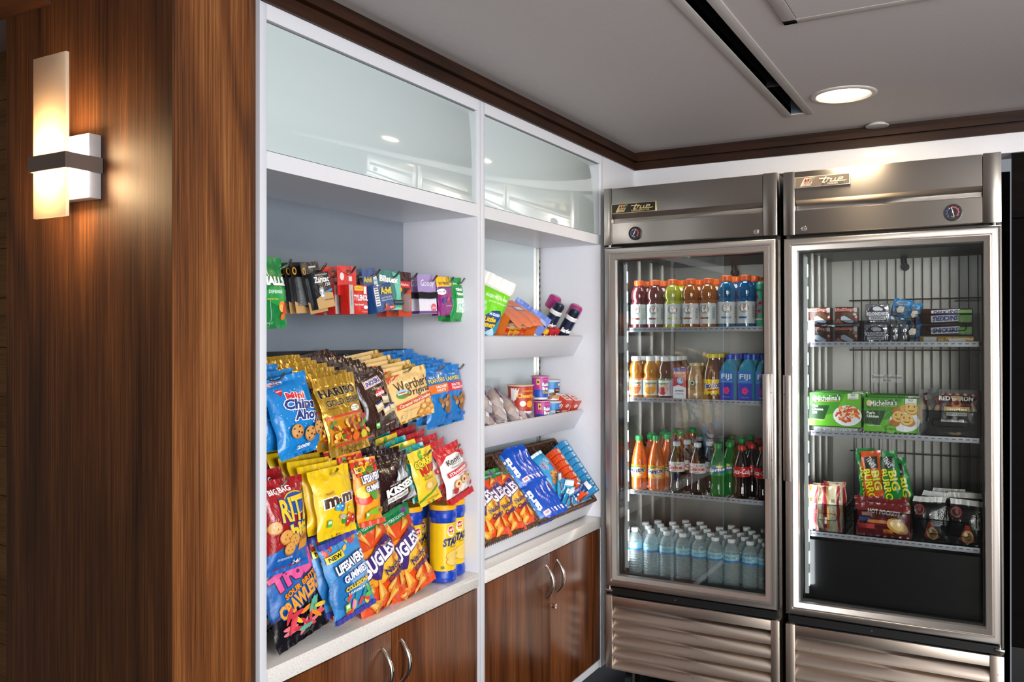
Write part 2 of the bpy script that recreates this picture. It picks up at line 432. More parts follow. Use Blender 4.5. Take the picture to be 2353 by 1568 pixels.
# sprinkler cover
o = MB().lathe([(.030, 0), (.030, -.006), (.041, -.007), (.041, -.011), (.0001, -.012)], 32, mat('sprinkler_plate', '#c9c3c0', .5), caps=False).build('sprinkler_cover')
o.location = (.99, 3.50, CZ); tag(o, 'small flat round sprinkler cover plate on the ceiling behind the downlight', 'sprinkler cover')
# walls
slab('wall_left', -.12, 0.0, 3.19, 3.98, .10, CZ, m=white)
slab('wall_back_header', 0.0, 4.2, 3.536, 3.66, 2.086, CZ, m=white)
slab('wall_alcove', -.1, 1.43, 3.94, 3.98, 0, 2.086, m=black)
slab('wall_back', 1.43, 4.2, 3.560, 3.60, .318, 1.851, m=darkwall)
slab('wall_back_upper', 1.43, 4.2, 3.552, 3.60, 1.855, 2.086, m=darkwall2)
slab('wall_back_base', 1.43, 4.2, 3.550, 3.575, 0, .318, m=blackm)  # plain black band along the foot of the back wall
slab('wall_right', 4.2, 4.25, -3.2, 4.0, 0, CZ, m=mat('taupe_wall', '#9a918a', .7))
slab('wall_rear', -1.2, 4.2, -3.25, -3.2, 0, CZ, m=mat('greige_wall', '#968d86', .7))
slab('wall_far_left', -1.25, -1.2, -3.2, 4.0, 0, CZ, m=mat('greige_wall', '#968d86', .7))
# crown trim, two stepped walnut bands
def crown(name, prof, a, b, axis, m):
    q = MB()
    if axis == 'y': q.prism(prof, a, b, m, 'xz')
    else: q.prism([(3.536-x, z) for x, z in prof], a, b, m, 'yz')
    return struct(q.build(name))
P1 = [(-.02, 2.156), (.010, 2.156), (.010, 2.186), (.004, 2.188), (.004, 2.191), (.024, 2.191), (.024, 2.212), (.002, 2.213), (.002, 2.2345), (-.02, 2.2345)]  # dark recessed top strip stands in for the shadow along the ceiling
crown('trim_1', P1, 1.342, 3.536, 'y', walnut_trim); crown('trim_2', P1, .0, 4.2, 'x', walnut_trim_x)
# walnut pier and left wall
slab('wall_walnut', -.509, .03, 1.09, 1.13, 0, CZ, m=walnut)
q = MB(); q.box(-.5, .03, 1.13, 1.256, 0, CZ, walnut2); q.box(-.5, .0305, 1.0905, 1.13, 0, CZ, walnut2); q.box(-.5, .027, 1.2565, 1.288, 0, CZ, walnut2); q.box(-.5, -.012, 1.288, 1.3395, 0, CZ, walnut)  # recessed last strip takes the shaded walnut copy
q.v = [(x, y, z) for x, y, z in q.v]
struct(q.build('wall_walnut_pier'))
q = MB()
for i in range(16): q.box(-1.2, -.56, 1.40, 1.44, i*.14, i*.14+.138, oak)
struct(q.build('wall_oak'))
o = MB().box(-.9, -.345, -.4, 1.089, 2.128, CZ, walnut_trim_x).build('trim_soffit'); struct(o)

# ================================================================== WALL SCONCE
brushed = mat('brushed_nickel', '#cfccca', .38, .03, metal=.55)
bronze = mat('brushed_bronze', '#7d7068', .36, .03, metal=.6)
SX, SY, SZ = -.235, 1.0895, 1.772
t = empty('wall_sconce', (SX, SY, SZ), 'lit wall sconce with a tall frosted acrylic panel in a metal band on walnut', 'wall lamp')
def sb(m, x0, x1, y0, y1, z0, z1, mm, bev=0): return m.box(x0-SX, x1-SX, y0-SY, y1-SY, z0-SZ, z1-SZ, mm, bev)
sb(MB(), -.285, -.180, 1.063, 1.0895, 1.706, 1.834, brushed, .001).build('back_box', t)
bd = MB(); zt, zb = 1.788, 1.757
sb(bd, -.295, -.175, 1.010, 1.0125, zb, zt, bronze); sb(bd, -.1775, -.175, 1.0125, 1.0895, zb, zt, bronze); sb(bd, -.295, -.2925, 1.0125, 1.0895, zb, zt, bronze)
sb(bd, -.2925, -.1775, 1.046, 1.063, 1.7615, 1.7835, bronze)
bd.build('band', t)
k = NT('frosted_acrylic'); k.n.remove(k.b); out = k.n['Material Output']
di = k.add('ShaderNodeBsdfDiffuse'); di.inputs[0].default_value = lin('#f4ead8'); ts = k.add('ShaderNodeBsdfTranslucent'); ts.inputs[0].default_value = lin('#fff0dc')
gg = k.add('ShaderNodeBsdfGlossy'); gg.inputs['Roughness'].default_value = .3
vv = k.coords((1, 1, 1), 'obj', (0, .785, 0)); br = k.add('ShaderNodeTexChecker'); br.inputs['Scale'].default_value = 160; k.link(vv, 0, br, 0)
bp = k.add('ShaderNodeBump'); bp.inputs['Strength'].default_value = .25; bp.inputs['Distance'].default_value = .004; k.link(br, 1, bp, 'Height')
for q in (di, ts): k.link(bp, 0, q, 'Normal')
m1 = k.add('ShaderNodeMixShader'); m1.inputs[0].default_value = .62; k.link(di, 0, m1, 1); k.link(ts, 0, m1, 2)
m2 = k.add('ShaderNodeMixShader'); m2.inputs[0].default_value = .05; k.link(m1, 0, m2, 1); k.link(gg, 0, m2, 2); k.link(m2, 0, out, 'Surface')
sb(MB(), -.284, -.1780, 1.0130, 1.0205, 1.664, 1.982, k.m, .001).build('acrylic_panel', t)
lm = emis('sconce_led', '#ffd9a0', 14)
sb(MB(), -.275, -.195, 1.047, 1.062, 1.7840, 1.7865, lm).build('upper_lamp', t)
sb(MB(), -.275, -.195, 1.047, 1.062, 1.7585, 1.7610, lm).build('lower_lamp', t)
WARM = (1.0, .72, .40)
for x in (-.255, -.215):
    point('sconce_lamp', (x, 1.038, 1.800), 1.9, WARM, .02); point('sconce_lamp', (x, 1.038, 1.744), 2.5, WARM, .02)

# ================================================================== DISPLAY CABINETS
grey_back = mat('grey_backboard', '#7b838d', .45, .03)
glass_back = mat('pale_glass_backboard', '#cfdadb', .08, .02, coat=1.0, coat_r=.02)
glaze = NT('back_painted_glass'); setb(glaze.b, '#c6d2d2', .06, coat=1.0, coat_r=.01); glaze = glaze.m
quartz = NT('quartz_top'); setb(quartz.b, '#e9e4dd', .22, coat=.3)
v = quartz.coords((1, 1, 1)); n = quartz.noise(v, 420, 2, .5); r = quartz.ramp(n, 'Fac', [(.30, '#b9aea2'), (.40, '#e7e2dc'), (.9, '#f0ece6')]); quartz.link(r, 0, quartz.b, 'Base Color'); quartz = quartz.m
nickel = steel('satin_nickel', '#cfcac4', .2, True, .2)
def cabinet(name, y0, y1, i0, i1, back, label, split, hs, lock):
    t = empty(name, (0, (y0+y1)/2, .10), label, 'cabinet'); Yc = (y0+y1)/2
    def B(nm, par=t, **kw):
        m = MB()
        return m
    def put(m, nm, par=t):
        off = Vector((0, Yc, .10)); m.v = [tuple(Vector(p)-off) for p in m.v]; return m.build(nm, par)
    m = MB(); m.box(-.30, 0, y0, i0, .10, 2.20, white_in, .0008); m.box(-.30, 0, i1, y1, .10, 2.20, white_in, .0008)
    m.box(-.02, 0, i0, i1, 2.122, 2.20, white); m.box(-.30, 0, i0, i1, 1.797, 1.835, white); m.box(-.30, -.02, i0, i1, 2.15, 2.2, white_in)
    m.box(-.03, -.002, i0, i1, .104, .132, white); m.box(-.30, -.283, i0, i1, .10, .68, white_in)
    put(m, 'carcass')
    put(MB().box(-.30, -.283, i0, i1, .68, 1.797, back), 'back_panel')
    m = MB(); m.box(-.014, -.006, i0+.002, i1-.002, 1.838, 2.118, glaze, .0015); m.box(-.03, -.014, i0, i1, 1.835, 2.122, blackm); put(m, 'glass_panel')
    for a, b, h in ((i0+.0015, split-.0012, hs[0]), (split+.0012, i1-.0015, hs[1])):
        m = MB(); m.box(-.019, -.001, a, b, .136, .658, walnut_door, .0008); off = Vector((0, Yc, .10)); m.v = [tuple(Vector(p)-off) for p in m.v]; dr = m.build('door', t)
        pts = []; N = 14
        for i in range(N+1):
            s_ = i/N; pts.append((-.001+.030*math.sin(PI*s_)**.8, h-Yc, .622-.10-.115*s_))
        rs = [.0045+.0025*math.sin(PI*i/N) for i in range(N+1)]
        MB().tube(pts, .005, nickel, 10, rs=rs).build('handle', dr)
        if lock and h == hs[1]:
            MB().cyl((-.002, lock-Yc, .363), (.010, lock-Yc, .363), .0085, nickel, 18).cyl((.010, lock-Yc, .363), (.0105, lock-Yc, .363), .004, blackm, 10).build('lock', dr)
    return t
cabinet('display_cabinet', 1.34, 2.252, 1.36, 2.232, grey_back, 'tall white display cabinet with snack bags on pegs, nearest the walnut pier', 1.803, (1.764, 1.842), None)
cabinet('display_cabinet', 2.2525, 3.188, 2.273, 3.166, glass_back, 'tall white display cabinet with three sloped shelves, beside the refrigerator', 2.723, (2.687, 2.772), 2.747)
for a, b, l in ((1.3605, 2.2315, 'speckled white quartz counter under the hanging snack bags'), (2.2735, 3.1655, 'speckled white quartz counter below the sloped shelves')):
    o = MB().box(-.2825, .003, a, b, .663, .705, quartz, .001).build('countertop'); tag(o, l, 'countertop')
# slotted shelf standard in the corner of the right cabinet
m = MB(); chrome = steel('bright_zinc', '#c8c6c2', .25, False, 0)
m.box(-.2825, -.271, 3.150, 3.1655, .706, 1.7965, chrome)
for i in range(40): m.box(-.2708, -.2705, 3.155, 3.161, .72+i*.026, .733+i*.026, blackm)
tag(m.build('shelf_standard'), 'slotted metal shelf upright in the back corner of the right cabinet', 'shelf bracket')

# ================================================================== SLOPED SHELVES
TILT = math.radians(30.6); SU = Vector((-math.cos(TILT), 0, math.sin(TILT))); SN = Vector((math.sin(TILT), 0, math.cos(TILT)))
def sloped_shelf(xf, zf, lab, H=.088, steep=0):
    """front-bottom edge at (xf, zf); local x = up the slope (back), z = out of the floor board"""
    y0, y1 = 2.2745, 3.1645; L = (xf+.281)/math.cos(TILT)
    t = empty('sloped_shelf', (xf, (y0+y1)/2, zf), lab, 'shelf', 'sloped shelves in the right cabinet', rot=(0, TILT, 0))
    hw = (y1-y0)/2   # local -x is up the slope
    MB().box(-.012, 0, -hw, hw, 0, H, white_in, .0008).build('front_lip', t)
    o = MB().box(-(L if not steep else .32)+.006, -.0125, -hw, hw, 0, .010, white_in).build('shelf_board', t)
    if steep: o.rotation_euler = (0, steep, 0)
    return t
SH = [(-.118, 1.352, .084), (-.116, 1.054, .084), (-.059, .701+.0075, .088)]
sloped_shelf(*SH[0][:2], 'top sloped white shelf holding diapers and deodorant cans', .087)
sloped_shelf(*SH[1][:2], 'middle sloped white shelf holding pastries and cereal cups', .087)
sloped_shelf(*SH[2][:2], 'bottom sloped white shelf holding snack bags and two wicker baskets', .084, math.radians(20.4))

# ================================================================== REFRIGERATOR AND FREEZER
st_h = steel('stainless_header', '#b4aea8', .28, True, .7)
st_f = steel('stainless_door_frame', '#d4cec9', .34, True, .3)
st_g = steel('stainless_grille', '#d6c8bc', .40, True, .6, dirt=1)
liner = steel('aluminium_liner', '#9d9b98', .42, False, .2)
gold = mat('gold_print', '#d9c08a', .35, 0, metal=.6); silver = mat('silver_print', '#d8cdbd', .3, 0, metal=.5)
pane = pane_mat('door_glass'); strip_m = mat('grey_shelf_strip', '#9a9ca6', .4)
wire_m = mat('grey_wire', '#5a5350', .45)
def ring_sweep(mb, x0, x1, z0, z1, prof, m):
    """mitred rectangular frame; prof [(inset, y)...]"""
    for (d0, a), (d1, b) in zip(prof[:-1], prof[1:]):
        A = [(x0+d0, a, z0+d0), (x1-d0, a, z0+d0), (x1-d0, a, z1-d0), (x0+d0, a, z1-d0)]
        Bq = [(x0+d1, b, z0+d1), (x1-d1, b, z0+d1), (x1-d1, b, z1-d1), (x0+d1, b, z1-d1)]
        for i in range(4):
            j = (i+1) % 4; mb.add([A[i], A[j], Bq[j], Bq[i]], [(0, 1, 2, 3)], m)
def appliance(name, X, label, W, freezer):
    t = empty(name, (X, 3.123, .0), label, 'freezer' if freezer else 'refrigerator', rot=(0, math.radians(-.3), 0))
    x_off = .0095   # keeps the mid height on the measured line despite the slight lean
    t.location.x = X+x_off
    D = .74; LB = .122
    # body: outer sides, dark recess between panels, liner
    m = MB(); sd = steel('painted_side', '#6a6662', .4, True, .3)
    m.box(0, .012, .05, D, LB, 2.01, sd); m.box(W-.012, W, .05, D, LB, 2.01, sd); m.box(0, W, D-.012, D, LB, 2.01, sd); m.box(.012, W-.012, .05, D-.012, 1.998, 2.01, mat('galvanised_top', '#4a4744', .75))
    m.box(.012, W-.012, .056, D-.012, 1.775, 1.79, black); m.box(.012, W-.012, .056, D-.012, LB, .452, black)
    # front face band round the opening
    for b in ((.012, .052, 1.79-1.338, 1.79), (W-.052, W-.012, .452, 1.79), (.052, W-.052, 1.735, 1.79), (.052, W-.052, .452, .485)): m.box(b[0], b[1], .054, .066, b[2], b[3], blackm)
    m.build('body', t)
    ix0, ix1, iy0, iy1, iz0, iz1 = .052, W-.052, .066, D-.04, .478, 1.745
    m = MB(); m.box(ix0-.004, ix0, iy0, iy1, iz0, iz1, liner); m.box(ix1, ix1+.004, iy0, iy1, iz0, iz1, liner); m.box(ix0, ix1, iy1, iy1+.004, iz0, iz1, liner)
    m.box(ix0, ix1, iy0, iy1, iz0-.004, iz0, liner); m.box(ix0, ix1, iy0, iy1, iz1, iz1+.004, liner)
    for px in (.02, .16, .30, .44): m.box(ix0, ix0+.006, iy0+px+.02, iy0+px+.03, iz0, iz1, chrome)
    for px in (.02, .30): m.box(ix1-.006, ix1, iy0+px+.02, iy0+px+.03, iz0, iz1, chrome)
    m.cyl((.335, iy1, 1.71), (.335, iy1-.03, 1.71), .016, blackm, 20); m.cyl((.335, iy1-.02, 1.71), (.33, iy1-.02, 1.745), .011, wire_m, 12)
    m.build('liner', t)
    # header with finger groove
    cl, cr = (.034, .050) if not freezer else (.040, .052)
    m = MB()
    hz = [(.002, 2.010), (0, 2.006), (0, 1.909), (.022, 1.892), (.025, 1.880), (.004, 1.874), (0, 1.872), (0, 1.792), (.006, 1.788), (.05, 1.788), (.05, 2.010)]
    m.prism([(a, b) for a, b in hz], cl+.001, W-cr-.001, st_h, 'yz'); m.build('header_panel', t)
    for a, b in ((0, cl-.0005), (W-cr+.0005, W)): MB().box(a, b, -.001, .05, 1.788, 2.012, st_h, .002).build('header_end_cap', t)
    # badge
    bx = cl+.001; bz = 1.928 if not freezer else 1.970; bw, bh = (.184, .038)
    ink_b = mat('badge_black', '#0d0c0a', .3) if not freezer else mat('badge_grey', '#5f564c', .35); bl = gold if not freezer else silver
    m = MB(); m.box(0, bw, -.005, -.0005, -bh/2, bh/2, bl, .0012)
    A = Art(m, lambda x, z, l: (bw/2+x, -.005-l, z), bw, bh, .0001, .0003)
    A.R(0, 0, .97, .90, ink_b)
    A.P([(-.40, -.36), (-.21, -.36), (-.13, .36), (-.32, .36)], bl); A.P([(-.325, .02), (-.24, .02), (-.215, .30), (-.30, .30)], mat('badge_red', '#7e1414', .4)); A.T('T', -.268, .16, .04, .22, bl, bold=.03)
    A.P([(-.23, .02), (-.165, .02), (-.14, .30), (-.205, .30)], ink_b); A.T('MF\nCO', -.185, .16, .04, .2, bl); A.T('TRUE', -.265, -.10, .14, .15, ink_b, bold=.03); A.T('COMPANY', -.275, -.27, .15, .09, ink_b)
    def bar(p, q, wd):
        (x0, z0), (x1, z1) = p, q; A.P([(x0, z0-wd), (x1, z1-wd), (x1+.004, z1+wd), (x0+.004, z0+wd)], bl)
    bar((-.05, .20), (.14, .20), .045); A.P([(.0, -.16), (.03, -.16), (.09, .34), (.06, .34)], bl); bar((.0, -.16), (.06, -.16), .045)
    for a, b in ((.07, .11), (.14, .17), (.21, .24), (.27, .30)): A.P([(a, -.14), (a+.022, -.14), (b+.022, .16), (b, .16)], bl)
    bar((.10, .14), (.16, .14), .04); bar((.14, -.13), (.42, -.13), .045); bar((.30, .16), (.38, .16), .04); bar((.29, .02), (.37, .02), .035); A.P([(.355, .0), (.375, .0), (.39, .17), (.37, .17)], bl); A.E(.44, -.10, .02, .07, bl)
    A.T('REFRIGERATOR' if not freezer else 'FREEZER', .17 if not freezer else .2, -.32, .40 if not freezer else .19, .17, bl)
    o = m.build('badge', t); o.location = (bx-.001, 0, bz)
    # thermometer and lock
    gx, gz, gr, lx, lz = (.132, 1.828, .026, W-.074, 1.804) if not freezer else (W-.137, 1.829, .0275, .070, 1.808)
    m = MB(); R = gr
    m.lathe([(R*.4, 0), (R, 0), (R, .006), (R*.93, .011), (R*.80, .011), (R*.78, .006), (.0001, .006)], 36, blackm, Matrix.Rotation(PI/2, 4, 'X'), caps=False)
    A = Art(m, lambda x, z, l: (x, -.0062-l, z), 2*R, 2*R, .0001, .0002)
    A.E(0, 0, .74, .74, mat('dial_face', '#141416', .3))
    for i in range(26):
        a = math.radians(225-270*i/25); rr = .30; colr = '#3c57b8' if i < 9 else '#c8506a' if i > 9 else '#d8d8e0'
        A.R(rr*math.cos(a), rr*math.sin(a), .035, .07, ink(colr), math.degrees(a)-90)
        if i % 3 == 0: A.R(.345*math.cos(a), .345*math.sin(a), .02, .02, ink('#e8e8f0'), math.degrees(a)-90)
    A.R(0, .02, .03, .56, ink('#f2f2f4'), -28 if not freezer else 14); A.E(0, 0, .09, .09, ink('#d0d0d0')); A.T('True', 0, -.27, .16, .08, ink('#c8c8cc'), shear=.2)
    o = m.build('thermometer', t); o.location = (gx, 0, gz)
    o = MB().lathe([(.0001, .004), (.004, .004), (.0045, .0025), (.009, .003), (.0105, 0)], 24, chrome, Matrix.Rotation(PI/2, 4, 'X'), caps=False).box(-.0006, .0006, -.0045, -.0035, -.003, .003, black).build('lock', t); o.location = (lx, -.001, lz)
    # door
    dz0, dz1 = .447, 1.776; dx0, dx1 = (.001, W-.006)
    m = MB()
    prof = [(0, .048), (0, .004), (.003, 0), (.005, -.001), (.021, .0), (.0235, .004), (.0255, .004), (.027, .001), (.040, .006), (.043, .007), (.046, .016), (.046, .03)]
    ring_sweep(m, dx0, dx1, dz0, dz1, prof, st_f)
    ring_sweep(m, dx0, dx1, dz0, dz1, [(.046, .03), (.052, .032), (.052, .048)], mat('black_gasket', '#0c0c0e', .5))
    ring_sweep(m, dx0, dx1, dz0, dz1, [(.052, .048), (0, .048)], blackm)
    me = m.mesh('door'); weld(me); door = bpy.data.objects.new('door', me); C.objects.link(door); door.parent = t
    MB().box(dx0+.045, dx1-.045, .0215, .0235, dz0+.045, dz1-.045, pane).build('glass_pane', door)
    # handle: folded channel pull
    hx = (W-.050) if not freezer else .006
    m = MB(); z0, z1 = .918, 1.292
    m.box(hx, hx+.020, -.022, -.0185, z0, z1, st_f, .001); m.box(hx+(.0165 if not freezer else 0), hx+(.020 if not freezer else .0035), -.022, .001, z0, z1, st_f, .0008)
    m.box(hx+(.020 if not freezer else -.010)-.0, hx+(.030 if not freezer else 0), -.004, .0, z0, z1, st_f, .0008)
    for z in (.985, 1.225): m.cyl((hx+.026 if not freezer else hx-.005, -.0045, z), (hx+.026 if not freezer else hx-.005, -.002, z), .003, chrome, 10)
    m.build('handle', door)
    # hinge hardware
    hx = .0 if not freezer else W-.07
    MB().box(hx+.004, hx+.068, .003, .03, 1.7775, 1.781, chrome, .001).cyl((hx+(.02 if not freezer else .05), .012, 1.781), (hx+(.02 if not freezer else .05), .012, 1.788), .006, chrome, 12).build('upper_hinge', t)
    hx = .012 if not freezer else W-.012
    MB().box(hx-.014, hx+.014, -.002, .025, .424, .434, chrome, .002).cyl((hx, .012, .43), (hx, .012, .447), .006, chrome, 12).build('lower_hinge', t)
    # lower grille
    cl2, cr2 = (.027, .030) if not freezer else (.032, .040)
    for a, b in ((0, cl2), (W-cr2, W)): MB().box(a, b, -.001, .05, LB, .411, st_g, .0015).build('grille_end_cap', t)
    m = MB(); m.box(cl2+.0008, W-cr2-.0008, 0, .012, .374, .409, st_g, .001)
    for i in range(5):
        zt = .368-.0505*i; pr = []
        for j in range(9):
            a = j/8; pr.append((.026*(1-a)**1.8, zt-.004-.040*a))
        pr += [(.004, zt-.046), (.03, zt-.030), (.03, zt)]
        m.prism(pr[::-1], cl2+.001, W-cr2-.001, st_g, 'yz')
    m.box(cl2, W-cr2, .032, .036, LB, .374, black)
    m.build('grille', t)
    MB().box(.012, W-.012, .01, .055, .4135, .440, blackm).cyl((W*.42, .01, .427), (W*.42, .008, .427), .003, chrome, 8).build('kick_plate', t)
    for x in (.07, W-.07):
        for y in (.1, D-.1):
            cm = MB(); cm.box(x-.02, x+.02, y-.03, y+.03, .114, LB, chrome); cm.box(x-.018, x-.014, y-.02, y+.02, .045, .116, chrome); cm.box(x+.014, x+.018, y-.02, y+.02, .045, .116, chrome)
            cm.cyl((x-.013, y, .05), (x+.013, y, .05), .05, blackm, 28); cm.build('caster', t)
    # interior light strip
    m = MB(); lw = .014
    m.box(ix0+.002, ix0+.002+lw, .068, .078, iz0+.03, iz1-.03, mat('lamp_cover', '#dfe6ea', .3), .002)
    lp = m.build('light_strip', t)
    em = emis('led_dots', '#eaf4ff', 10.0 if freezer else 6.0); n = 15
    for i in range(n):
        z = iz0+.08+(iz1-iz0-.16)*i/(n-1); MB().box(ix0+.012, ix0+.0175, .069, .077, z-.022, z+.022, em, .001).build('led', lp)
    d = bpy.data.lights.new('case_light', 'AREA'); d.shape = 'RECTANGLE'; d.size = .03; d.size_y = 1.15; d.energy = 1.4 if freezer else 1.5; d.color = (.92, .97, 1.0)
    o = bpy.data.objects.new('case_light', d); C.objects.link(o); o.parent = t; o.location = (ix0+.020, .080, (iz0+iz1)/2)
    dirv = Vector((.60, .55, 0)); o.rotation_euler = dirv.to_track_quat('-Z', 'Y').to_euler()
    d = bpy.data.lights.new('top_case_fill', 'AREA'); d.shape = 'RECTANGLE'; d.size = .45; d.size_y = .04; d.energy = .6; d.color = (.94, .98, 1.0)  # fill added at the top of the case to brighten the goods
    o = bpy.data.objects.new('top_case_fill', d); C.objects.link(o); o.parent = t; o.location = (W/2, .10, iz1-.006); o.rotation_euler = (math.radians(25), 0, 0)
    # shelves
    for z in ((1.459, 1.183, .816) if not freezer else (1.405, 1.088, .727)):
        m = MB(); y0, y1 = .075, iy1-.02; s0, s1 = ix0+.008, ix1-.008
        for i in range(34): 
            x = s0+(s1-s0)*(i+.5)/34; m.box(x-.0012, x+.0012, y0+.006, y1, z-.003, z, wire_m)
        for y in (y0+.01, (y0+y1)/2, y1): m.box(s0, s1, y-.002, y+.002, z-.007, z-.003, wire_m)
        s = m.build('shelf', t)
        m = MB(); m.box(s0+.006, s1-.006, y0, y0+.003, z-.013, z+.005, strip_m, .001)
        for i in range(26):
            x = s0+.02+(s1-s0-.04)*i/25; m.box(x-.006, x+.006, y0-.001, y0, z-.004, z-.001, mat('strip_slot', '#4b4d55', .5))
        m.build('price_strip', s)
    if freezer:
        m = MB()
        for i in range(16):
            x = .140+.0325*i
            for a, b in ((1.42, 1.742), (1.10, 1.398), (.74, 1.08)): m.cyl((x, iy1-.03, a), (x, iy1-.03, b), .0022, wire_m, 6)
        for z in (1.577, 1.372, .955): m.cyl((.125, iy1-.033, z), (.64, iy1-.033, z), .0032, wire_m, 6)
        m.build('wire_guard', t)
        MB().box(ix0+.001, ix1-.001, .085, .095, iz0+.001, .70, mat('charcoal_panel', '#1b1b1d', .25)).build('lower_cover', t)
    return t
FR = appliance('refrigerator', .0335, 'stainless glass door refrigerator full of bottled drinks, beside the white cabinet', .669, False)
FZ = appliance('freezer', .724, 'stainless glass door freezer with ice cream and frozen meals', .673, True)

# ================================================================== BAGS
def I(c): return ink(c)
def bag_surf(w, h, t, seed, st, sb_, wr, pinch=.06):
    rnd = random.Random(seed); ph = rnd.uniform(0, 6); f1 = rnd.uniform(50, 80); bow = rnd.uniform(-.006, .006)
    def fn(x, z, l, side=1):
        u = max(-1, min(1, 2*x/w)); zz = max(0., min(1., (z-sb_)/(h-st-sb_)))
        e = max(0.0, 1-abs(u)**2.6)**.62; q = max(0.0, math.sin(PI*zz))**.5
        th = t/2*e*q
        n = noise.noise(Vector((x*22+seed*3.1, z*16, seed*1.7+side)))*wr*min(1, th/.006)
        n += noise.noise(Vector((x*60+seed, z*40, side*5.)))*wr*.35*min(1, th/.006)
        rip = .0016*math.sin(x*f1*4+ph)*(math.exp(-zz*9)+math.exp(-(1-zz)*9))*(1 if side > 0 else -1)
        xx = x*(1-pinch*math.sin(PI*zz)*1.0) + bow*math.sin(PI*z/h)
        edge = .0022*math.sin(z*90+ph)*abs(u)**6
        curl = .006*math.sin(x/w*5+ph)*((z/h)**3)
        return (xx+edge, -(th+n+rip if side > 0 else -(th+n-rip*side))+curl-l*side, z)
    return fn
def bag(name, w, h, t, base, art, seed=1, st=.016, sbm=.012, wr=.0045, band=None, back=None, pinch=.06):
    """pillow bag: origin at the bottom middle; front faces -y"""
    mb = MB(); fn = bag_surf(w, h, t, seed, st, sbm, wr, pinch)
    nu, nv = max(10, int(w/.0065)), max(14, int(h/.0065))
    mb.grid(lambda u, v: fn((u-.5)*w, v*h, 0), nu, nv, base)
    mb.grid(lambda u, v: fn((u-.5)*w, v*h, 0, -1), nu, nv, back or base, flip=True)
    A = Art(mb, lambda x, z, l: fn(x, z, l), w, h)
    if band:
        for z0, z1, m in band: A.R(0, (z0+z1)/2, 1.0, z1-z0, m)
    art(A); me = mb.mesh(name); return me
PROTO = {}
def place(me, name, loc, eul, label, cat, group=None):
    o = bpy.data.objects.new(name, me); C.objects.link(o); o.location = loc
    o.rotation_euler = eul; return tag(o, label, cat, group)
def orient(yaw=0, pitch=0, roll=0, base=90):
    """facing +x; pitch swings the foot outwards, roll turns in the plane of the face (clockwise seen from the front), degrees"""
    r = math.radians
    M = Matrix.Rotation(r(base+yaw), 3, 'Z') @ Matrix.Rotation(r(-pitch), 3, 'X') @ Matrix.Rotation(r(roll), 3, 'Y')
    return M
def hang(me, name, tip, h, label, cat, group, pitch=8, roll=0, yaw=0, drop=.014, side=0.0):
    """hang so the hole (drop below the top edge) sits at tip"""
    M = orient(yaw, pitch, roll); p = Vector(tip)-M @ Vector((side, 0, h-drop))
    return place(me, name, p, M.to_euler(), label, cat, group)
def cookie(A, x, z, d, rot=0):
    k = A.W/A.H; A.E(x, z, d, d*k*.92, I('#b97a3d'), rot); A.E(x-.01, z+.01*k, d*.86, d*k*.76, I('#d39a58'), rot)
    for a, b in ((-.25, .2), (.2, .25), (.05, -.05), (-.15, -.25), (.28, -.15)): A.E(x+a*d, z+b*d*k, d*.14, d*.12*k, I('#3a1d0d'))
def cone(A, x, z, s_, rot, c1='#f2a93a'):
    k = A.W/A.H; a = math.radians(rot); c_, n_ = math.cos(a), math.sin(a)
    def R(p, q): return (x+(p*c_-q*n_)*s_, z+(p*n_+q*c_)*s_*k)
    A.P([R(0, .55), R(.13, .1), R(.24, -.35), R(.12, -.46), R(-.12, -.46), R(-.24, -.35), R(-.12, .1)], I(c1))
    A.P([R(.0, .4), R(.06, .0), R(.02, -.38), R(-.14, -.36), R(-.08, .05)], I('#f7c868')); A.E(*R(.03, -.38), .26*s_, .13*s_*k, I('#d97f22'), rot)
def blob(A, x, z, w, c, rot=0, r=.8):
    k = A.W/A.H; A.E(x, z, w, w*k*r, I(c), rot); A.E(x-w*.15, z+w*k*r*.18, w*.4, w*k*r*.3, I('#ffffff' if c in ('#fff', ) else c), rot)
# ---- the art of each bag
def art_chips(A):
    rnd = random.Random(4)
    A.T('BIGBAG', -.24, .925, .42, .05, I('#d8262c'), rot=4, out=I('#ffffff'), ow=.05, bold=.0)
    A.P([(-.30, .84), (-.12, .84), (-.21, .75)], I('#c8102e')); A.T('NABISCO', -.21, .82, .12, .018, I('#ffffff'))
    A.T('Mini', .05, .72, .38, .10, I('#d8262c'), rot=-6, bold=.04, out=I('#ffffff'), ow=.05)
    A.T('Chips', .08, .59, .66, .17, I('#27357e'), rot=-8, bold=.045, out=I('#ffffff'), ow=.06, shear=.15)
    A.T('Ahoy!', .17, .44, .60, .17, I('#27357e'), rot=-8, bold=.045, out=I('#ffffff'), ow=.06, shear=.15)
    for i in range(26): A.E(rnd.uniform(-.42, .1), rnd.uniform(.3, .88), .012, .012, I('#eaf6ff'))
    cookie(A, -.18, .29, .26); cookie(A, .08, .22, .26, 20); cookie(A, .30, .26, .25, -10)
    A.T('2000', -.1, .10, .3, .04, I('#ffffff'), bold=.03)
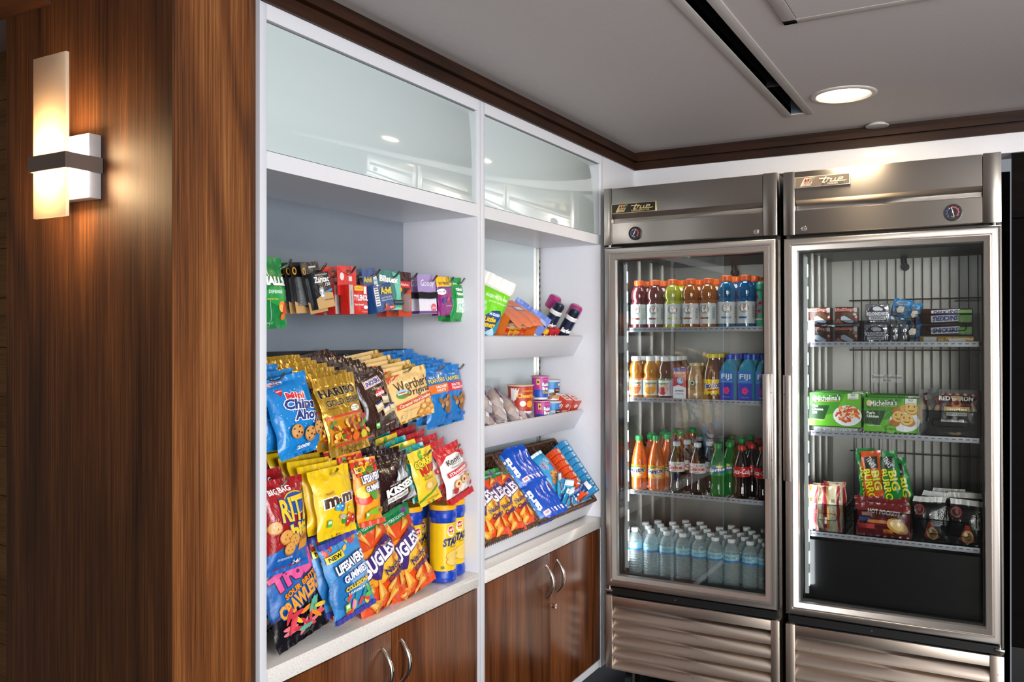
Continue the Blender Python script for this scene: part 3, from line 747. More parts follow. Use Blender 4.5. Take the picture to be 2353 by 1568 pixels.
def art_haribo(A):
    A.T('HARIBO', -.02, .79, .84, .115, I('#1c140c'), bold=.045, out=I('#f6dd9a'), ow=.02)
    A.T('GOLD-BEARS', .03, .655, .84, .085, I('#1c140c'), bold=.03, out=I('#f6dd9a'), ow=.02, arc=.003)
    A.T('GUMMY CANDY', -.22, .585, .32, .018, I('#6b4a10')); A.E(.22, .54, .24, .085, I('#fffaf0')); A.T("The original\nsince 1922", .22, .54, .18, .045, I('#4a3a28'))
    A.R(-.02, .475, .92, .03, I('#d33a2a')); A.R(-.02, .30, .9, .33, foil('#c9841f', .15)); rnd = random.Random(9)
    for i in range(60): A.E(rnd.uniform(-.42, .38), rnd.uniform(.17, .43), rnd.uniform(.06, .13), rnd.uniform(.03, .07), I(rnd.choice(['#b3261a', '#e08a1c', '#4a7a22', '#d9b02e', '#e8c25a', '#8f2b15'])), rnd.uniform(0, 180))
    A.E(.0, .19, .17, .11, I('#e8681e')); A.E(.2, .19, .14, .10, I('#d6c22e')); A.E(-.2, .2, .12, .07, I('#c22a22')); A.R(0, .125, .94, .022, I('#d33a2a'))
    A.T('NET WT 4 OZ (113 g)', -.08, .07, .55, .026, I('#3c2a0c'))
def art_snick(A):
    A.R(-.02, .80, .62, .115, I('#fbf3ee'), 4); A.R(-.02, .80, .59, .098, I('#c8202c'), 4); A.R(-.02, .80, .56, .085, I('#fbf3ee'), 4); A.T('SNICKERS', -.02, .80, .52, .07, I('#2b3a8c'), rot=4, shear=.12, bold=.05)
    A.E(.05, .61, .30, .12, I('#d8202a')); A.T('minis', .04, .61, .30, .06, I('#ffffff'), rot=5, bold=.03); A.T('FUN SIZE', -.0, .69, .3, .015, I('#e8d8c8'))
    A.E(.30, .64, .2, .09, I('#6a3f22'), 20); A.E(.33, .59, .18, .08, I('#a86a34'), 20)
    for x, z, r in ((-.12, .42, 12), (.13, .50, -8), (.06, .33, 10), (.30, .34, -4)):
        A.R(x, z, .24, .13, I('#cdb98c'), r); A.R(x, z+.015, .19, .07, I('#efe2bd'), r); A.R(x, z+.055, .18, .028, I('#3a3b8c'), r)
    A.R(-.30, .16, .10, .08, I('#58b848')); A.R(-.30, .17, .06, .03, I('#e8ffe0')); A.T('NET WT', .1, .12, .3, .02, I('#d8c8b8'))
def art_werther(A):
    A.P([(-.48, .94), (-.1, .94), (-.48, .80)], I('#c8451f')); A.T('Caramel', -.34, .885, .22, .04, I('#f8e8c8'), rot=25)
    A.T("Werther's", .05, .71, .88, .20, I('#3a2012'), bold=.012); A.T('Original', .13, .53, .74, .18, I('#3a2012'), bold=.012)
    A.E(-.27, .55, .28, .17, I('#5c9a4a')); A.E(-.27, .60, .26, .08, I('#9fd0ee')); A.R(-.28, .565, .2, .03, I('#e8dcc8')); A.R(-.28, .585, .16, .02, I('#b8452a')); A.E(-.22, .52, .14, .05, I('#a8622a'))
    A.R(.0, .365, .92, .10, I('#cf4e23'), 4); A.T('Caramel Hard Candies', .0, .365, .82, .062, I('#fff2d8'), rot=4, shear=.15, bold=.02)
    for x, z, w in ((.20, .2, .2), (.33, .28, .17), (.40, .15, .18), (.12, .11, .2), (.28, .10, .22)): A.E(x, z, w, w*.75, I('#d98f3a')); A.E(x-.01, z+.01, w*.6, w*.42, I('#f2c27a'))
    A.T('The Original candy', -.15, .22, .4, .018, I('#9a6a2a')); A.R(-.36, .13, .07, .06, I('#e8d0a0'))
def art_planters(A, bandc='#d22f3c', word='SALTED\nPEANUTS'):
    A.T('PLANTERS', .0, .77, .62, .07, I('#f3d23c'), bold=.03, arc=.006, out=I('#17407c'), ow=.02)
    A.R(0, .63, 1.0, .15, I(bandc)); A.T(word, .14, .63, .5, .1, I('#fff2f0'), bold=.03)
    rnd = random.Random(3)
    for i in range(16): A.E(rnd.uniform(-.1, .40), rnd.uniform(.20, .50), .20, .085, I(rnd.choice(['#a8703c', '#c08a50', '#8a5a2c'])), rnd.uniform(-40, 60)); 
    A.R(.30, .14, .3, .06, I('#2a6ac8'))
def art_mm(A):
    rnd = random.Random(5)
    A.P([(-.33, .66), (-.08, .68), (-.08, .61), (-.33, .60)], I('#e8b22a')); A.T('PEANUT', -.2, .638, .20, .03, I('#5a3a1a'), rot=5)
    A.T("m", -.20, .51, .34, .14, I('#4d2a17'), bold=.05, rot=4, out=I('#ffffff'), ow=.05); A.T("&", .0, .515, .08, .06, I('#4d2a17'), bold=.05, out=I('#ffffff'), ow=.06)
    A.T("m", .20, .53, .30, .13, I('#4d2a17'), bold=.05, rot=4, out=I('#ffffff'), ow=.05); A.T("'s", .40, .57, .08, .07, I('#4d2a17'), bold=.03, out=I('#ffffff'), ow=.06)
    for x, z, c in ((.25, .36, '#e9c01c'), (.10, .22, '#2f9a3c'), (.22, .24, '#e86a1e'), (.33, .20, '#c22222'), (.20, .16, '#d8261c'), (.02, .41, '#3a78c8'), (-.1, .42, '#3ab0d8')): A.E(x, z, .17, .10, I(c), rnd.uniform(0, 90)); A.E(x-.02, z+.015, .05, .025, I('#f6f0d8'))
    A.E(.02, .27, .2, .07, I('#cbb9a8'), -10); A.R(-.31, .22, .10, .10, I('#5cb848')); A.R(-.31, .235, .07, .04, I('#eaf8e0'))
def art_ritz(A):
    A.T('BIG BAG', -.10, .88, .5, .06, I('#ffffff'), bold=.03, rot=3); A.P([(-.5, 0), (.5, 0), (.5, .52), (.1, .34), (-.5, .22)], I('#1c62b4'))
    A.E(.18, .72, .56, .26, I('#f2c526')); A.E(.18, .72, .52, .235, I('#1d4f9e')); A.T('RITZ', .16, .66, .72, .27, I('#f6cc2a'), bold=.03, grow=.2, out=I('#1d3f86'), ow=.04)
    A.T('bits', .22, .45, .52, .16, I('#f6cc2a'), bold=.05, rot=12, out=I('#15489a'), ow=.06); A.P([(.2, .36), (.48, .42), (.40, .22), (.14, .20)], I('#e0902a')); A.T('CHEESE', .31, .33, .26, .05, I('#1c1208'), rot=10)
    for x, z, d in ((-.36, .50, .26), (-.16, .38, .30), (.02, .33, .26), (-.1, .25, .26)):
        k = A.W/A.H; A.E(x, z, d, d*k*.9, I('#b8742c')); A.E(x, z+.005, d*.88, d*k*.78, I('#e0a250'))
        for a, b in ((0, .15), (-.15, -.08), (.15, -.08)): A.E(x+a*d, z+b*d*k, d*.07, d*.07, I('#8a5220'))
    A.T('CRACKER SANDWICHES', -.2, .16, .34, .025, I('#d8e8ff')); A.T('240', .1, .09, .2, .05, I('#ffffff'))
def art_life(A, hue='fruit'):
    k = A.W/A.H; rnd = random.Random(8)
    if hue == 'fruit':
        A.R(0, .88, 1, .16, I('#d8301e')); A.P([(-.5, .2), (.5, .1), (.5, .75), (.2, .9), (-.1, .86), (-.5, .7)], I('#f6a01e')); A.E(-.2, .42, .7, .22, I('#e8381e')); A.E(-.2, .5, .6, .18, I('#fcd23a'))
        for i in range(26): A.E(rnd.uniform(-.4, .4), rnd.uniform(.76, .95), .16, .06, I(rnd.choice(['#3a8a2a', '#d82a1e', '#f2c21e', '#f08a1e'])), rnd.uniform(0, 180))
        A.E(.1, .46, .3, .2, I('#5a9a3a'), 20); A.E(.15, .2, .7, .1, I('#8ab82a')); A.E(.28, .2, .2, .06, I('#d83a2a')); A.R(0, .03, 1, .07, I('#e0452a')); tx, tz = .12, .70
    else:
        A.P([(-.5, .05), (.5, .05), (.5, .95), (-.5, .95)], I('#3c8fd0')); A.E(.25, .5, .6, .4, I('#7fb4e4')); A.E(-.3, .35, .5, .4, I('#2474b8'))
        for i in range(10): A.E(rnd.uniform(-.45, .45), rnd.uniform(.84, .93), .14, .05, I(rnd.choice(['#d8362a', '#f0c050', '#e8902a', '#c8485a'])), rnd.uniform(0, 180))
        for i in range(16): A.E(rnd.uniform(-.25, .45), rnd.uniform(.08, .27), .18, .055, I(rnd.choice(['#e84a3a', '#5ac04a', '#f0d24a', '#f08ac8', '#2a9ab0'])), rnd.uniform(0, 180))
        A.R(0, .03, 1, .06, I('#3b3a9c')); A.R(0, .965, 1, .07, I('#3b3a9c')); tx, tz = .06, .66
        A.T('COLLISIONS', .05, .375, .6, .06, I('#f6d23a'), rot=3, bold=.05, out=I('#7a2a2a'), ow=.03); A.T('2 FLAVORS IN 1!', .05, .305, .5, .03, I('#ffffff'), bold=.03)
    A.R(-.28, tz+.14, .40, .085, I('#f5d316'), 5); A.T('NEW', -.28, tz+.14, .30, .055, I('#15130c'), rot=5, bold=.04)
    A.T('LIFESAVERS', tx-.04, tz, .76, .12, I('#ffffff'), rot=7, bold=.045, out=I('#1d2f6e'), ow=.07); A.T('GUMMIES', tx, tz-.15, .62, .09, I('#ffffff'), rot=7, bold=.04, out=I('#3c4a9c'), ow=.06)
    A.R(-.26, .16, .13, .09, I('#8ac84a')); A.R(-.26, .17, .09, .04, I('#f0fae0'))
def art_kiss(A):
    rnd = random.Random(2)
    for i in range(40): A.E(rnd.uniform(-.42, .42), rnd.uniform(.55, .9), .010, rnd.uniform(.008, .02), I('#96682c'), rnd.uniform(-30, 30))
    for x, z, s_ in ((.02, .57, .9), (.17, .60, 1.15)): A.P([(x, z+.15*s_), (x+.04*s_, z+.05*s_), (x+.12*s_, z-.04*s_), (x+.10*s_, z-.08*s_), (x-.10*s_, z-.08*s_), (x-.12*s_, z-.04*s_), (x-.04*s_, z+.05*s_)], I('#b9bcc4')); A.P([(x, z+.1*s_), (x+.01, z), (x-.02, z-.06), (x-.06, z-.04)], I('#eef0f4'))
    A.P([(.1, .75), (.16, .80), (.22, .86), (.14, .82)], I('#8ab8d8'))
    A.T("HERSHEY'S", -.14, .47, .28, .03, I('#e8e0e0'), rot=4); A.T('KISSES', .02, .37, .82, .16, I('#ffffff'), bold=.06, rot=5); A.R(-.08, .215, .60, .10, I('#f4efec'), 5); A.T('milk chocolate', -.08, .215, .52, .05, I('#3a1d1c'), rot=5); A.P([(.5, .3), (.5, .06), (.05, .06)], I('#a9a9b0')); A.P([(.5, .22), (.5, .08), (.25, .07)], I('#e4e4ea'))
def art_corn(A, base='#f0cf2e'):
    A.E(-.0, .90, .3, .1, I('#6aa832'), 70); A.T('CORN', -.04, .76, .70, .13, I('#f8d82e'), bold=.06, rot=5, out=I('#1c1a10'), ow=.05); A.T('NUTS', .10, .62, .70, .13, I('#d8261e'), bold=.06, rot=5, out=I('#1c1a10'), ow=.04)
    A.T('CHILE\nPICANTE', -.0, .49, .4, .09, I('#7a4a1a')); A.E(.0, .33, .44, .18, I('#e8b45a')); A.E(-.05, .34, .22, .1, I('#f6d490'))
    A.P([(-.5, .12), (.5, .30), (.5, .27), (-.5, .08)], I('#5a9a2a')); A.R(.1, .08, .6, .04, I('#d8b82a'))
def art_knott(A):
    A.P([(-.5, .10), (.5, .10), (.5, .72), (.2, .82), (-.2, .82), (-.5, .70)], I('#f6f1ee')); rnd = random.Random(7)
    for i in range(30): A.E(rnd.uniform(-.46, .46), rnd.uniform(.83, .99), .012, .008, I('#f0c8a0'))
    A.E(.36, .78, .18, .12, I('#d8303a')); A.T("Knott's", -.02, .73, .66, .10, I('#22201e'), bold=.012, rot=4); A.T('BERRY FARM', .0, .66, .4, .02, I('#5a5450')); A.T('Premium Cookies', .02, .61, .54, .035, I('#2a2624'), shear=.2)
    A.R(0, .52, .86, .09, I('#cf2f38'), 4); A.T('STRAWBERRY', 0, .52, .78, .055, I('#fff0ee'), rot=4, bold=.03); A.T('Shortbread', .08, .45, .4, .03, I('#cf2f38'))
    for x, z in ((-.18, .30), (.08, .33), (.32, .35)): A.E(x, z, .27, .15, I('#c98f4a')); A.E(x, z+.003, .24, .13, I('#f0cf96')); A.E(x, z, .09, .055, I('#a81f2c'))
    A.E(-.3, .2, .2, .1, I('#c22a34')); A.E(.38, .2, .2, .08, I('#c22a34')); A.R(0, .05, 1, .12, I('#c9252f'))
def art_trolli(A):
    A.P([(-.5, .30), (.5, .45), (.5, .86), (-.5, .86)], I('#123a78')); A.P([(-.5, .34), (.2, .46), (.1, .80), (-.5, .8)], I('#1d66b4')); A.T('10%\nMORE', -.32, .80, .26, .13, I('#f4e02a'), bold=.04, out=I('#22180c'), ow=.04); A.E(-.04, .845, .13, .07, I('#d8281e')); A.T('FREE', -.04, .845, .1, .025, I('#ffffff')); A.T('10\nPER\nBAG', .15, .83, .13, .09, I('#f4e02a'), bold=.02)
    A.T('Trolli', .02, .685, .86, .20, I('#ea5a9e'), bold=.07, rot=12, grow=.25, out=I('#5a1038'), ow=.04); A.T('SOUR BRITE', .10, .535, .68, .06, I('#f08a1e'), bold=.05, rot=12, out=I('#14100c'), ow=.03)
    A.T('CRAWLERS', .05, .42, .88, .14, I('#f6a12a'), bold=.05, rot=14, arc=.01, out=I('#0e5aa8'), ow=.06); rnd = random.Random(6)
    for i in range(24): A.E(rnd.uniform(-.28, .42), rnd.uniform(.12, .33), .26, .045, I(rnd.choice(['#e8505a', '#f0902a', '#f2c83a', '#5ab89a', '#e87a8a', '#d83a4a'])), rnd.uniform(-60, 70))
def art_bugles(A):
    A.R(0, .925, 1.0, .15, I('#1c8a4c')); A.T('EARN CASH FOR YOUR SCHOOL!', -.05, .895, .78, .034, I('#f0fff4'), bold=.02)
    A.E(.38, .93, .14, .06, I('#8a3a9a')); A.P([(-.5, .3), (.0, .28), (.45, .45), (.45, .75), (.1, .66), (-.5, .72)], I('#f6a826')); A.E(.1, .45, .7, .3, I('#fbc23a')); A.E(-.15, .62, .6, .14, I('#f28a24'))
    for x, z, s_, r in ((-.36, .80, .22, 150), (-.1, .80, .2, 200), (.2, .80, .2, 120), (.38, .24, .26, 10), (-.1, .24, .30, 12), (.16, .22, .24, -50), (-.36, .30, .22, 80), (-.3, .12, .3, 60), (.1, .09, .26, 130), (.36, .42, .2, 200), (-.42, .45, .16, 20)): cone(A, x, z, s_*1.25, r, '#eea03a')
    A.P([(-.40, .50), (-.34, .58), (.30, .76), (.40, .66), (.06, .50), (-.10, .34), (-.20, .36)], I('#3f2670')); A.T('BUGLES', -.01, .56, .76, .17, I('#f6f1fa'), rot=13, bold=.04, grow=-.35, out=I('#3f2670'), ow=.06)
    A.T('Nacho', .22, .40, .40, .075, I('#3a2466'), rot=10, bold=.03); A.T('Cheese', .25, .31, .44, .075, I('#3a2466'), rot=10, bold=.03); A.T('NET WT 3 OZ', -.2, .04, .25, .02, I('#5a1808'))
def art_halls(A):
    A.T('HALLS', .02, .66, .92, .13, I('#ffffff'), bold=.06, out=I('#0c5a2a'), ow=.05); A.T('DEFENSE', .0, .51, .5, .05, I('#e8fff0'), bold=.02); A.E(.12, .45, .5, .5, I('#2a9a4a'), 80); A.T('DEFENSE', .0, .51, .5, .05, I('#e8fff0'), bold=.02)
    A.T('assorted citrus', -.1, .41, .4, .03, I('#e8e02a')); A.E(.26, .30, .26, .17, I('#f0922a'), 40); A.E(.24, .28, .16, .12, I('#f8c05a'), 40); A.E(.36, .26, .16, .2, I('#d8452a')); A.E(.30, .16, .16, .09, I('#e8701e')); A.T('vitamin C', -.2, .08, .4, .03, I('#d0f0d8')); A.R(-.16, .22, .012, .36, I('#d8f4e0'), 10)
def art_ricola(A):
    A.R(0, .86, 1, .26, I('#f5c21e')); A.T('20 PIECES', -.05, .82, .72, .07, I('#3a2a1a'), bold=.03); A.E(.32, .84, .16, .06, I('#f8f0d8')); A.R(0, .70, 1, .035, I('#2a4a9a'), 6); A.E(-.3, .6, .5, .16, I('#f8f4f0')); A.T('berry medley', -.3, .6, .34, .04, I('#8a1a6a')); A.E(-.18, .38, .26, .14, I('#2a3a8a')); A.E(.06, .40, .2, .13, I('#d8283a')); A.E(.24, .40, .18, .12, I('#2a2a7a'))
    A.T('NATURAL', .1, .24, .4, .03, I('#f0d0f0'))
def art_tictac(A):
    A.T('3 PACKS', 0, .86, .6, .05, I('#f0fff0'), bold=.02); A.R(.08, .66, .66, .22, I('#0f9a3a')); A.R(.08, .36, .62, .32, I('#bfeccc')); A.T('tic\ntac', .08, .68, .5, .18, I('#ffffff'), bold=.06, out=I('#0a6a2a'), ow=.05); A.R(.08, .50, .5, .05, I('#e8f8ec')); rnd = random.Random(1)
    for i in range(20): A.E(.08+rnd.uniform(-.25, .25), rnd.uniform(.22, .46), .12, .05, I('#f6fff6'), rnd.uniform(0, 180))
# kinds: mesh variants
def kind(key, n, *a, **k):
    PROTO[key] = [bag(key, *a, seed=s_*7+len(key)+1, **k) for s_ in range(n)]; return PROTO[key]
gold_f = foil('#c79a33', .2, .55); blue_c = foil('#1583cf'); brown_f = foil('#3a2119', .22)
kind('cookie_bag', 2, .140, .188, .045, blue_c, art_chips)
kind('gummy_bag', 2, .150, .192, .030, gold_f, art_haribo, st=.028, sbm=.018, wr=.003)
kind('chocolate_bag', 2, .132, .172, .030, brown_f, art_snick)
kind('caramel_bag', 2, .180, .142, .028, foil('#f1c983', .3), art_werther, back=gold_f)
kind('peanut_bag', 2, .110, .172, .036, foil('#1673bf'), art_planters)
kind('honey_peanut_bag', 1, .115, .175, .036, foil('#1673bf'), lambda A: art_planters(A, '#e8742a', 'HONEY\nNUTS'))
kind('candy_bag', 2, .138, .166, .040, foil('#f6cb12', .35), art_mm)
kind('cracker_bag', 2, .126, .208, .05, foil('#a31c22', .22), art_ritz)
kind('fruit_gummy_bag', 2, .080, .172, .026, foil('#ee9a22', .25), art_life)
kind('kiss_bag', 2, .150, .138, .034, foil('#2c1716', .22), art_kiss)
kind('corn_bag', 2, .094, .156, .028, foil('#f2cf34', .3), art_corn)
kind('teal_corn_bag', 1, .094, .156, .028, foil('#0f9aa2', .3), art_corn)
kind('berry_cookie_bag', 2, .115, .166, .034, foil('#c9252f', .3), art_knott)
kind('worm_bag', 2, .165, .24, .04, foil('#15131a', .2), art_trolli)
kind('blue_gummy_bag', 2, .140, .20, .032, foil('#2f7ec4', .25), lambda A: art_life(A, 'blue'))
kind('corn_snack_bag', 2, .185, .240, .050, foil('#e4501e', .25), art_bugles, wr=.006)
kind('cough_drop_bag', 1, .088, .165, .028, foil('#17823e', .3), art_halls)
kind('pastille_pouch', 1, .085, .118, .016, foil('#8f1f78', .3), art_ricola)
kind('mint_pouch', 1, .07, .135, .022, foil('#17913f', .3), art_tictac)
# ---- carded goods
def card(name, w, h, parts):
    mb = MB(); parts(mb, w, h); return mb.mesh(name)
def cbox(mb, w, z0, z1, d, m, x=0, y=0): mb.box(x-w/2, x+w/2, -d-y, -y, z0, z1, m, .0015)
def front(mb, w, h, d, x0=0, z0=0): return Art(mb, lambda x, z, l: (x+x0, -d-l, z+z0), w, h, .0002, .0002)
def c_battery(mb, w, h):
    mb.box(-w/2, w/2, -.0008, 0, 0, h, foil('#1b1c20', .3, tag='card'), 0); A = front(mb, w, h, .0008); A.P([(-.5, 0), (.5, 0), (.5, .12), (-.1, .12), (-.5, .24)], I('#c69a62'))
    A.E(-.36, .83, .16, .15, I('#e6a32a')); A.E(-.36, .83, .09, .10, I('#14141a')); A.R(.1, .9, .4, .03, I('#c8c8cc'))
    cbox(mb, w*.8, h*.14, h*.70, .012, film_clear('blister', '#cfd4d6', .18))
    A2 = front(mb, w, h, .0005); A2.R(.05, .42, .6, .5, I('#27282e'))
def c_antacid(mb, w, h):
    c_battery(mb, w, h); mb.box(-.028, .040, -.022, -.002, .008, .096, foil('#1e2228', .25), .001)
    A = front(mb, .068, .088, .022, .006, .008); A.P([(-.5, 0), (.5, 0), (.5, .40), (.1, .44), (-.2, .36), (-.5, .28)], I('#c8a064')); A.P([(-.1, .40), (.5, .44), (.5, .52), (.0, .44)], I('#3a8ab8')); A.T('Zantac', .0, .80, .86, .17, I('#ffffff'), bold=.03); A.T('150', .3, .65, .28, .10, I('#ffffff')); A.T('MAXIMUM STRENGTH', .02, .93, .7, .04, I('#d8d8d8'))
    A.P([(-.22, .58), (-.02, .58), (.02, .42), (-.08, .2), (-.2, .3), (-.28, .45)], I('#a8acb4')); A.T('Z', -.13, .42, .2, .2, I('#ffffff'), bold=.06); A.T('PREVENTS HEARTBURN', .2, .22, .5, .04, I('#5a3a1a'))
def c_tylenol(mb, w, h):
    red = foil('#d3261f', .35, tag='card'); mb.box(-w/2, w/2*.84, -.0008, 0, h*.4, h, red); A = front(mb, w, h, .0008); A.E(-.28, .78, .2, .16, I('#f4e0dc')); A.R(.12, .74, .16, .10, I('#f4e0dc')); A.E(.05, .9, .26, .04, I('#5a0c0c'))
    mb.box(-w/2+.008, w/2, -.030, -.001, 0, h*.60, red, .001); B = front(mb, w-.008, h*.60, .030, .004, 0)
    B.R(-.38, .5, .22, .98, I('#b9b4b0')); B.T('PAIN RELIEVER', -.38, .55, .05, .5, I('#7a7470')); B.R(.02, .88, .46, .16, I('#f2c92a')); B.T('50 PACKETS', .02, .88, .36, .07, I('#b85a1a')); B.R(.36, .82, .16, .26, I('#f6efe8')); B.T('TYLENOL', .12, .56, .76, .20, I('#ffffff'), bold=.04, shear=.15); B.T('Extra Strength', .02, .32, .5, .09, I('#ffe8e4'), bold=.02); B.E(.36, .24, .24, .12, I('#ffffff')); B.T('6 Caplets', .3, .08, .3, .06, I('#ffd8d0'))
def c_advil(mb, w, h):
    bl = foil('#1f4a86', .3, tag='card'); mb.box(-w/2*.9, w/2*.6, -.0008, 0, h*.4, h, bl); A = front(mb, w, h, .0008); A.T('Advil', -.2, .76, .42, .13, I('#f2d22a'), bold=.03, rot=-6); A.R(.2, .68, .2, .28, I('#e8eef0')); A.T('Advil', .2, .72, .14, .05, I('#1f4a86'))
    mb.box(-w/2, w/2, -.030, -.001, 0, h*.62, bl, .001); B = front(mb, w, h*.62, .030); B.R(-.36, .56, .24, .66, I('#f0f0f2'))
    for i in range(7): B.R(-.36, .30+.09*i, .18, .03, I('#20242c'))
    B.T('Advil', .14, .74, .60, .26, I('#f4d62a'), bold=.04, rot=-4); B.T('Ibuprofen Tablets, 200 mg\nPain Reliever/Fever Reducer', .14, .45, .62, .16, I('#d8e0ec')); B.P([(-.2, .06), (.5, .02), (.5, .16), (.05, .16)], I('#c8322a')); B.E(.02, .2, .1, .13, I('#e8782a')); B.T('Tablets', .3, .10, .22, .06, I('#ffffff'))
def c_blistex(mb, w, h):
    mb.box(-w/2, w/2, -.0008, 0, 0, h, foil('#14746e', .35, tag='card')); A = front(mb, w, h, .0008); A.P([(.12, .98), (.5, .9), (.5, .0), (.22, .0), (.3, .4)], I('#6cc9ae')); A.P([(-.5, .0), (.5, 0), (.5, .05), (-.5, .05)], I('#8ad8c0')); A.T('Blistex', -.02, .78, .84, .17, I('#ffffff'), bold=.05, rot=-4, out=I('#0c4a4a'), ow=.03); A.T('MEDICATED', -.15, .55, .4, .07, I('#d8f0ea')); A.R(.16, .16, .62, .18, I('#3aa892')); A.T('Smooth\nEasy-Gliding\nProtection', -.22, .16, .34, .14, I('#f0fffa'))
    mb.cyl((.0, -.008, .02), (.045, -.008, .02), .007, foil('#123c44', .3), 12)
def c_red(mb, w, h):
    mb.box(-w/2, w/2, -.0008, 0, 0, h, foil('#3a1c1c', .3, tag='card')); A = front(mb, w, h, .0008); A.P([(-.5, 0), (.5, 0), (.5, .65), (-.5, .35)], I('#c8401f')); A.R(0, .72, .9, .14, I('#c8282a')); A.T('Alkaline', 0, .72, .6, .06, I('#f8e8e0')); A.E(-.28, .6, .14, .1, I('#f0a82a')); cbox(mb, w*.5, h*.1, h*.5, .012, film_clear('blister', '#cfd4d6', .18))
def c_goody(mb, w, h):
    mb.box(-w/2, w/2, -.0008, 0, h*.52, h, foil('#a48cc4', .5, tag='card')); mb.box(-w/2+.002, w/2, -.0008, 0, 0, h*.40, foil('#e9e4f0', .5, tag='card')); mb.box(-w/2+.004, w/2-.004, -.0008, 0, h*.38, h*.54, foil('#a48cc4', .5, tag='card'))
    A = front(mb, w, h, .0008); A.T('Goody', .04, .76, .74, .22, I('#f6f2fa'), bold=.0, shear=.15); A.R(.0, .04, 1, .07, I('#5a2a78')); A.E(.32, .16, .32, .20, I('#e0607a')); A.T('ouchless', .32, .16, .22, .05, I('#fff0f4'))
    for i in range(7):
        z = h*(.40+.022*i); pts = []
        for j in range(20):
            a = 2*PI*j/20; pts.append((w*.52*math.cos(a), -.001-.006*math.sin(a)-(.004 if math.sin(a) > 0 else 0), z+.0012*math.sin(3*a+i)))
        mb.tube(pts, .0016, mat('black_elastic', '#0e0e10', .7), 6, True)
PROTO['battery_card'] = [card('battery_card', .078, .125, c_battery)]; PROTO['antacid_card'] = [card('antacid_card', .070, .125, c_antacid)]
PROTO['pain_box'] = [card('pain_box', .080, .125, c_tylenol)]; PROTO['blue_pain_box'] = [card('blue_pain_box', .086, .118, c_advil)]
PROTO['lip_card'] = [card('lip_card', .10, .108, c_blistex)]; PROTO['red_card'] = [card('red_card', .052, .125, c_red)]; PROTO['hair_card'] = [card('hair_card', .082, .115, c_goody)]
BH = {'cookie_bag': .188, 'gummy_bag': .192, 'chocolate_bag': .172, 'caramel_bag': .142, 'peanut_bag': .172, 'honey_peanut_bag': .175, 'candy_bag': .166, 'cracker_bag': .208, 'fruit_gummy_bag': .172, 'kiss_bag': .138, 'corn_bag': .156, 'teal_corn_bag': .156, 'berry_cookie_bag': .166, 'worm_bag': .24, 'blue_gummy_bag': .20, 'corn_snack_bag': .240, 'cough_drop_bag': .165, 'pastille_pouch': .118, 'mint_pouch': .135, 'battery_card': .125, 'antacid_card': .125, 'pain_box': .125, 'blue_pain_box': .118, 'lip_card': .108, 'red_card': .125, 'hair_card': .115}

# ================================================================== PEG RAILS
def rail(z, tips, xt, lab, drop=0.0, bar=.035):
    t = empty('peg_rail', (-.275, 1.796, z), lab, 'display rail')
    m = MB(); m.box(-.0075, .012, -.433, .433, drop-bar-.01, drop-.0, blackm, .001); m.build('bar', t)
    for y, L in tips:
        m = MB(); x1 = L+.275
        pts = [(.012, y-1.796, drop-.012), (x1-.03, y-1.796, -.012+drop*.13), (x1-.008, y-1.796, -.008), (x1+.012, y-1.796, -.002), (x1+.024, y-1.796, .012)]
        m.tube(pts, .0032, chrome, 8).build('hook', t)
    return t
T1 = [(1.472, -.06), (1.591, -.06), (1.70, -.06), (1.80, -.06), (1.883, -.06), (1.967, -.06), (2.065, -.06), (2.152, -.06), (2.215, -.06)]
rail(1.597, T1, -.06, 'black rail with chrome pegs carrying the top row of medicine cards', bar=.03)
T2 = [(1.44, -.05), (1.611, -.04), (1.76, -.045), (1.92, -.045), (2.07, -.04), (2.178, -.04)]
rail(1.335, T2, -.04, 'black rail with chrome pegs carrying the second row of candy bags', drop=.055, bar=.03)
T3 = [(1.430, -.03), (1.598, -.03), (1.741, -.03), (1.851, -.03), (1.99, -.03), (2.142, -.03)]
rail(1.098, T3, -.03, 'black rail with chrome pegs carrying the third row of snack bags', drop=.055, bar=.03)
T4 = [(1.46, -.09), (1.61, -.06), (1.80, -.03)]
rail(.885, T4, -.03, 'black rail with chrome pegs carrying the lowest row of snack bags', drop=.055, bar=.03)
rv = random.Random(12)
ORD = ['front', 'second', 'third', 'fourth', 'fifth', 'sixth', 'seventh', 'eighth']
def stack(key, name, tip, n, gap, desc, cat, group, pitch=10, roll=0, yaw=0, jit=3, back_dz=0.0, drop=.014, rr=None):
    """front item first, then n-1 more behind it on the same peg"""
    hgt = BH[key]; out = []
    for i in range(n):
        me = PROTO[key][i % len(PROTO[key])]
        j = 0 if i == 0 else 1
        p = (tip[0]-gap*i, tip[1]+j*rv.uniform(-.004, .004), tip[2]+(.25*gap*i if tip[2] < 1.5 else 0))
        if i == 0: lab = desc + ', frontmost on its peg'
        else: lab = desc + ', ' + ORD[i] + ' back on its peg'
        out.append(hang(me, name, p, hgt, lab, cat, group, pitch+j*rv.uniform(-jit, jit), roll*(1 if i == 0 else .6)+j*rv.uniform(-jit, jit), yaw+j*rv.uniform(-jit, jit)*1.6, drop))
    return out
r1 = 1.597
stack('cough_drop_bag', 'cough_drop_bag', (-.07, 1.432, r1+.002), 1, .03, 'green cough drop bag at the left end of the top row', 'cough drops', None, 3, -2, 0)
stack('antacid_card', 'antacid_card', (-.067, 1.566, r1), 1, .02, 'black and tan antacid card with white lettering', 'medicine card', None, 8, -9, 4)
for i in range(6):
    hang(PROTO['battery_card'][0], 'battery_card', (-.085-.020*i, 1.563, r1), .125, 'black and tan card with an orange ring, %s behind the antacid card' % ['next', 'second', 'third', 'fourth', 'fifth', 'sixth'][i], 'medicine card', 'black cards behind the antacid card', 8, -4+rv.uniform(-1, 1), -10)
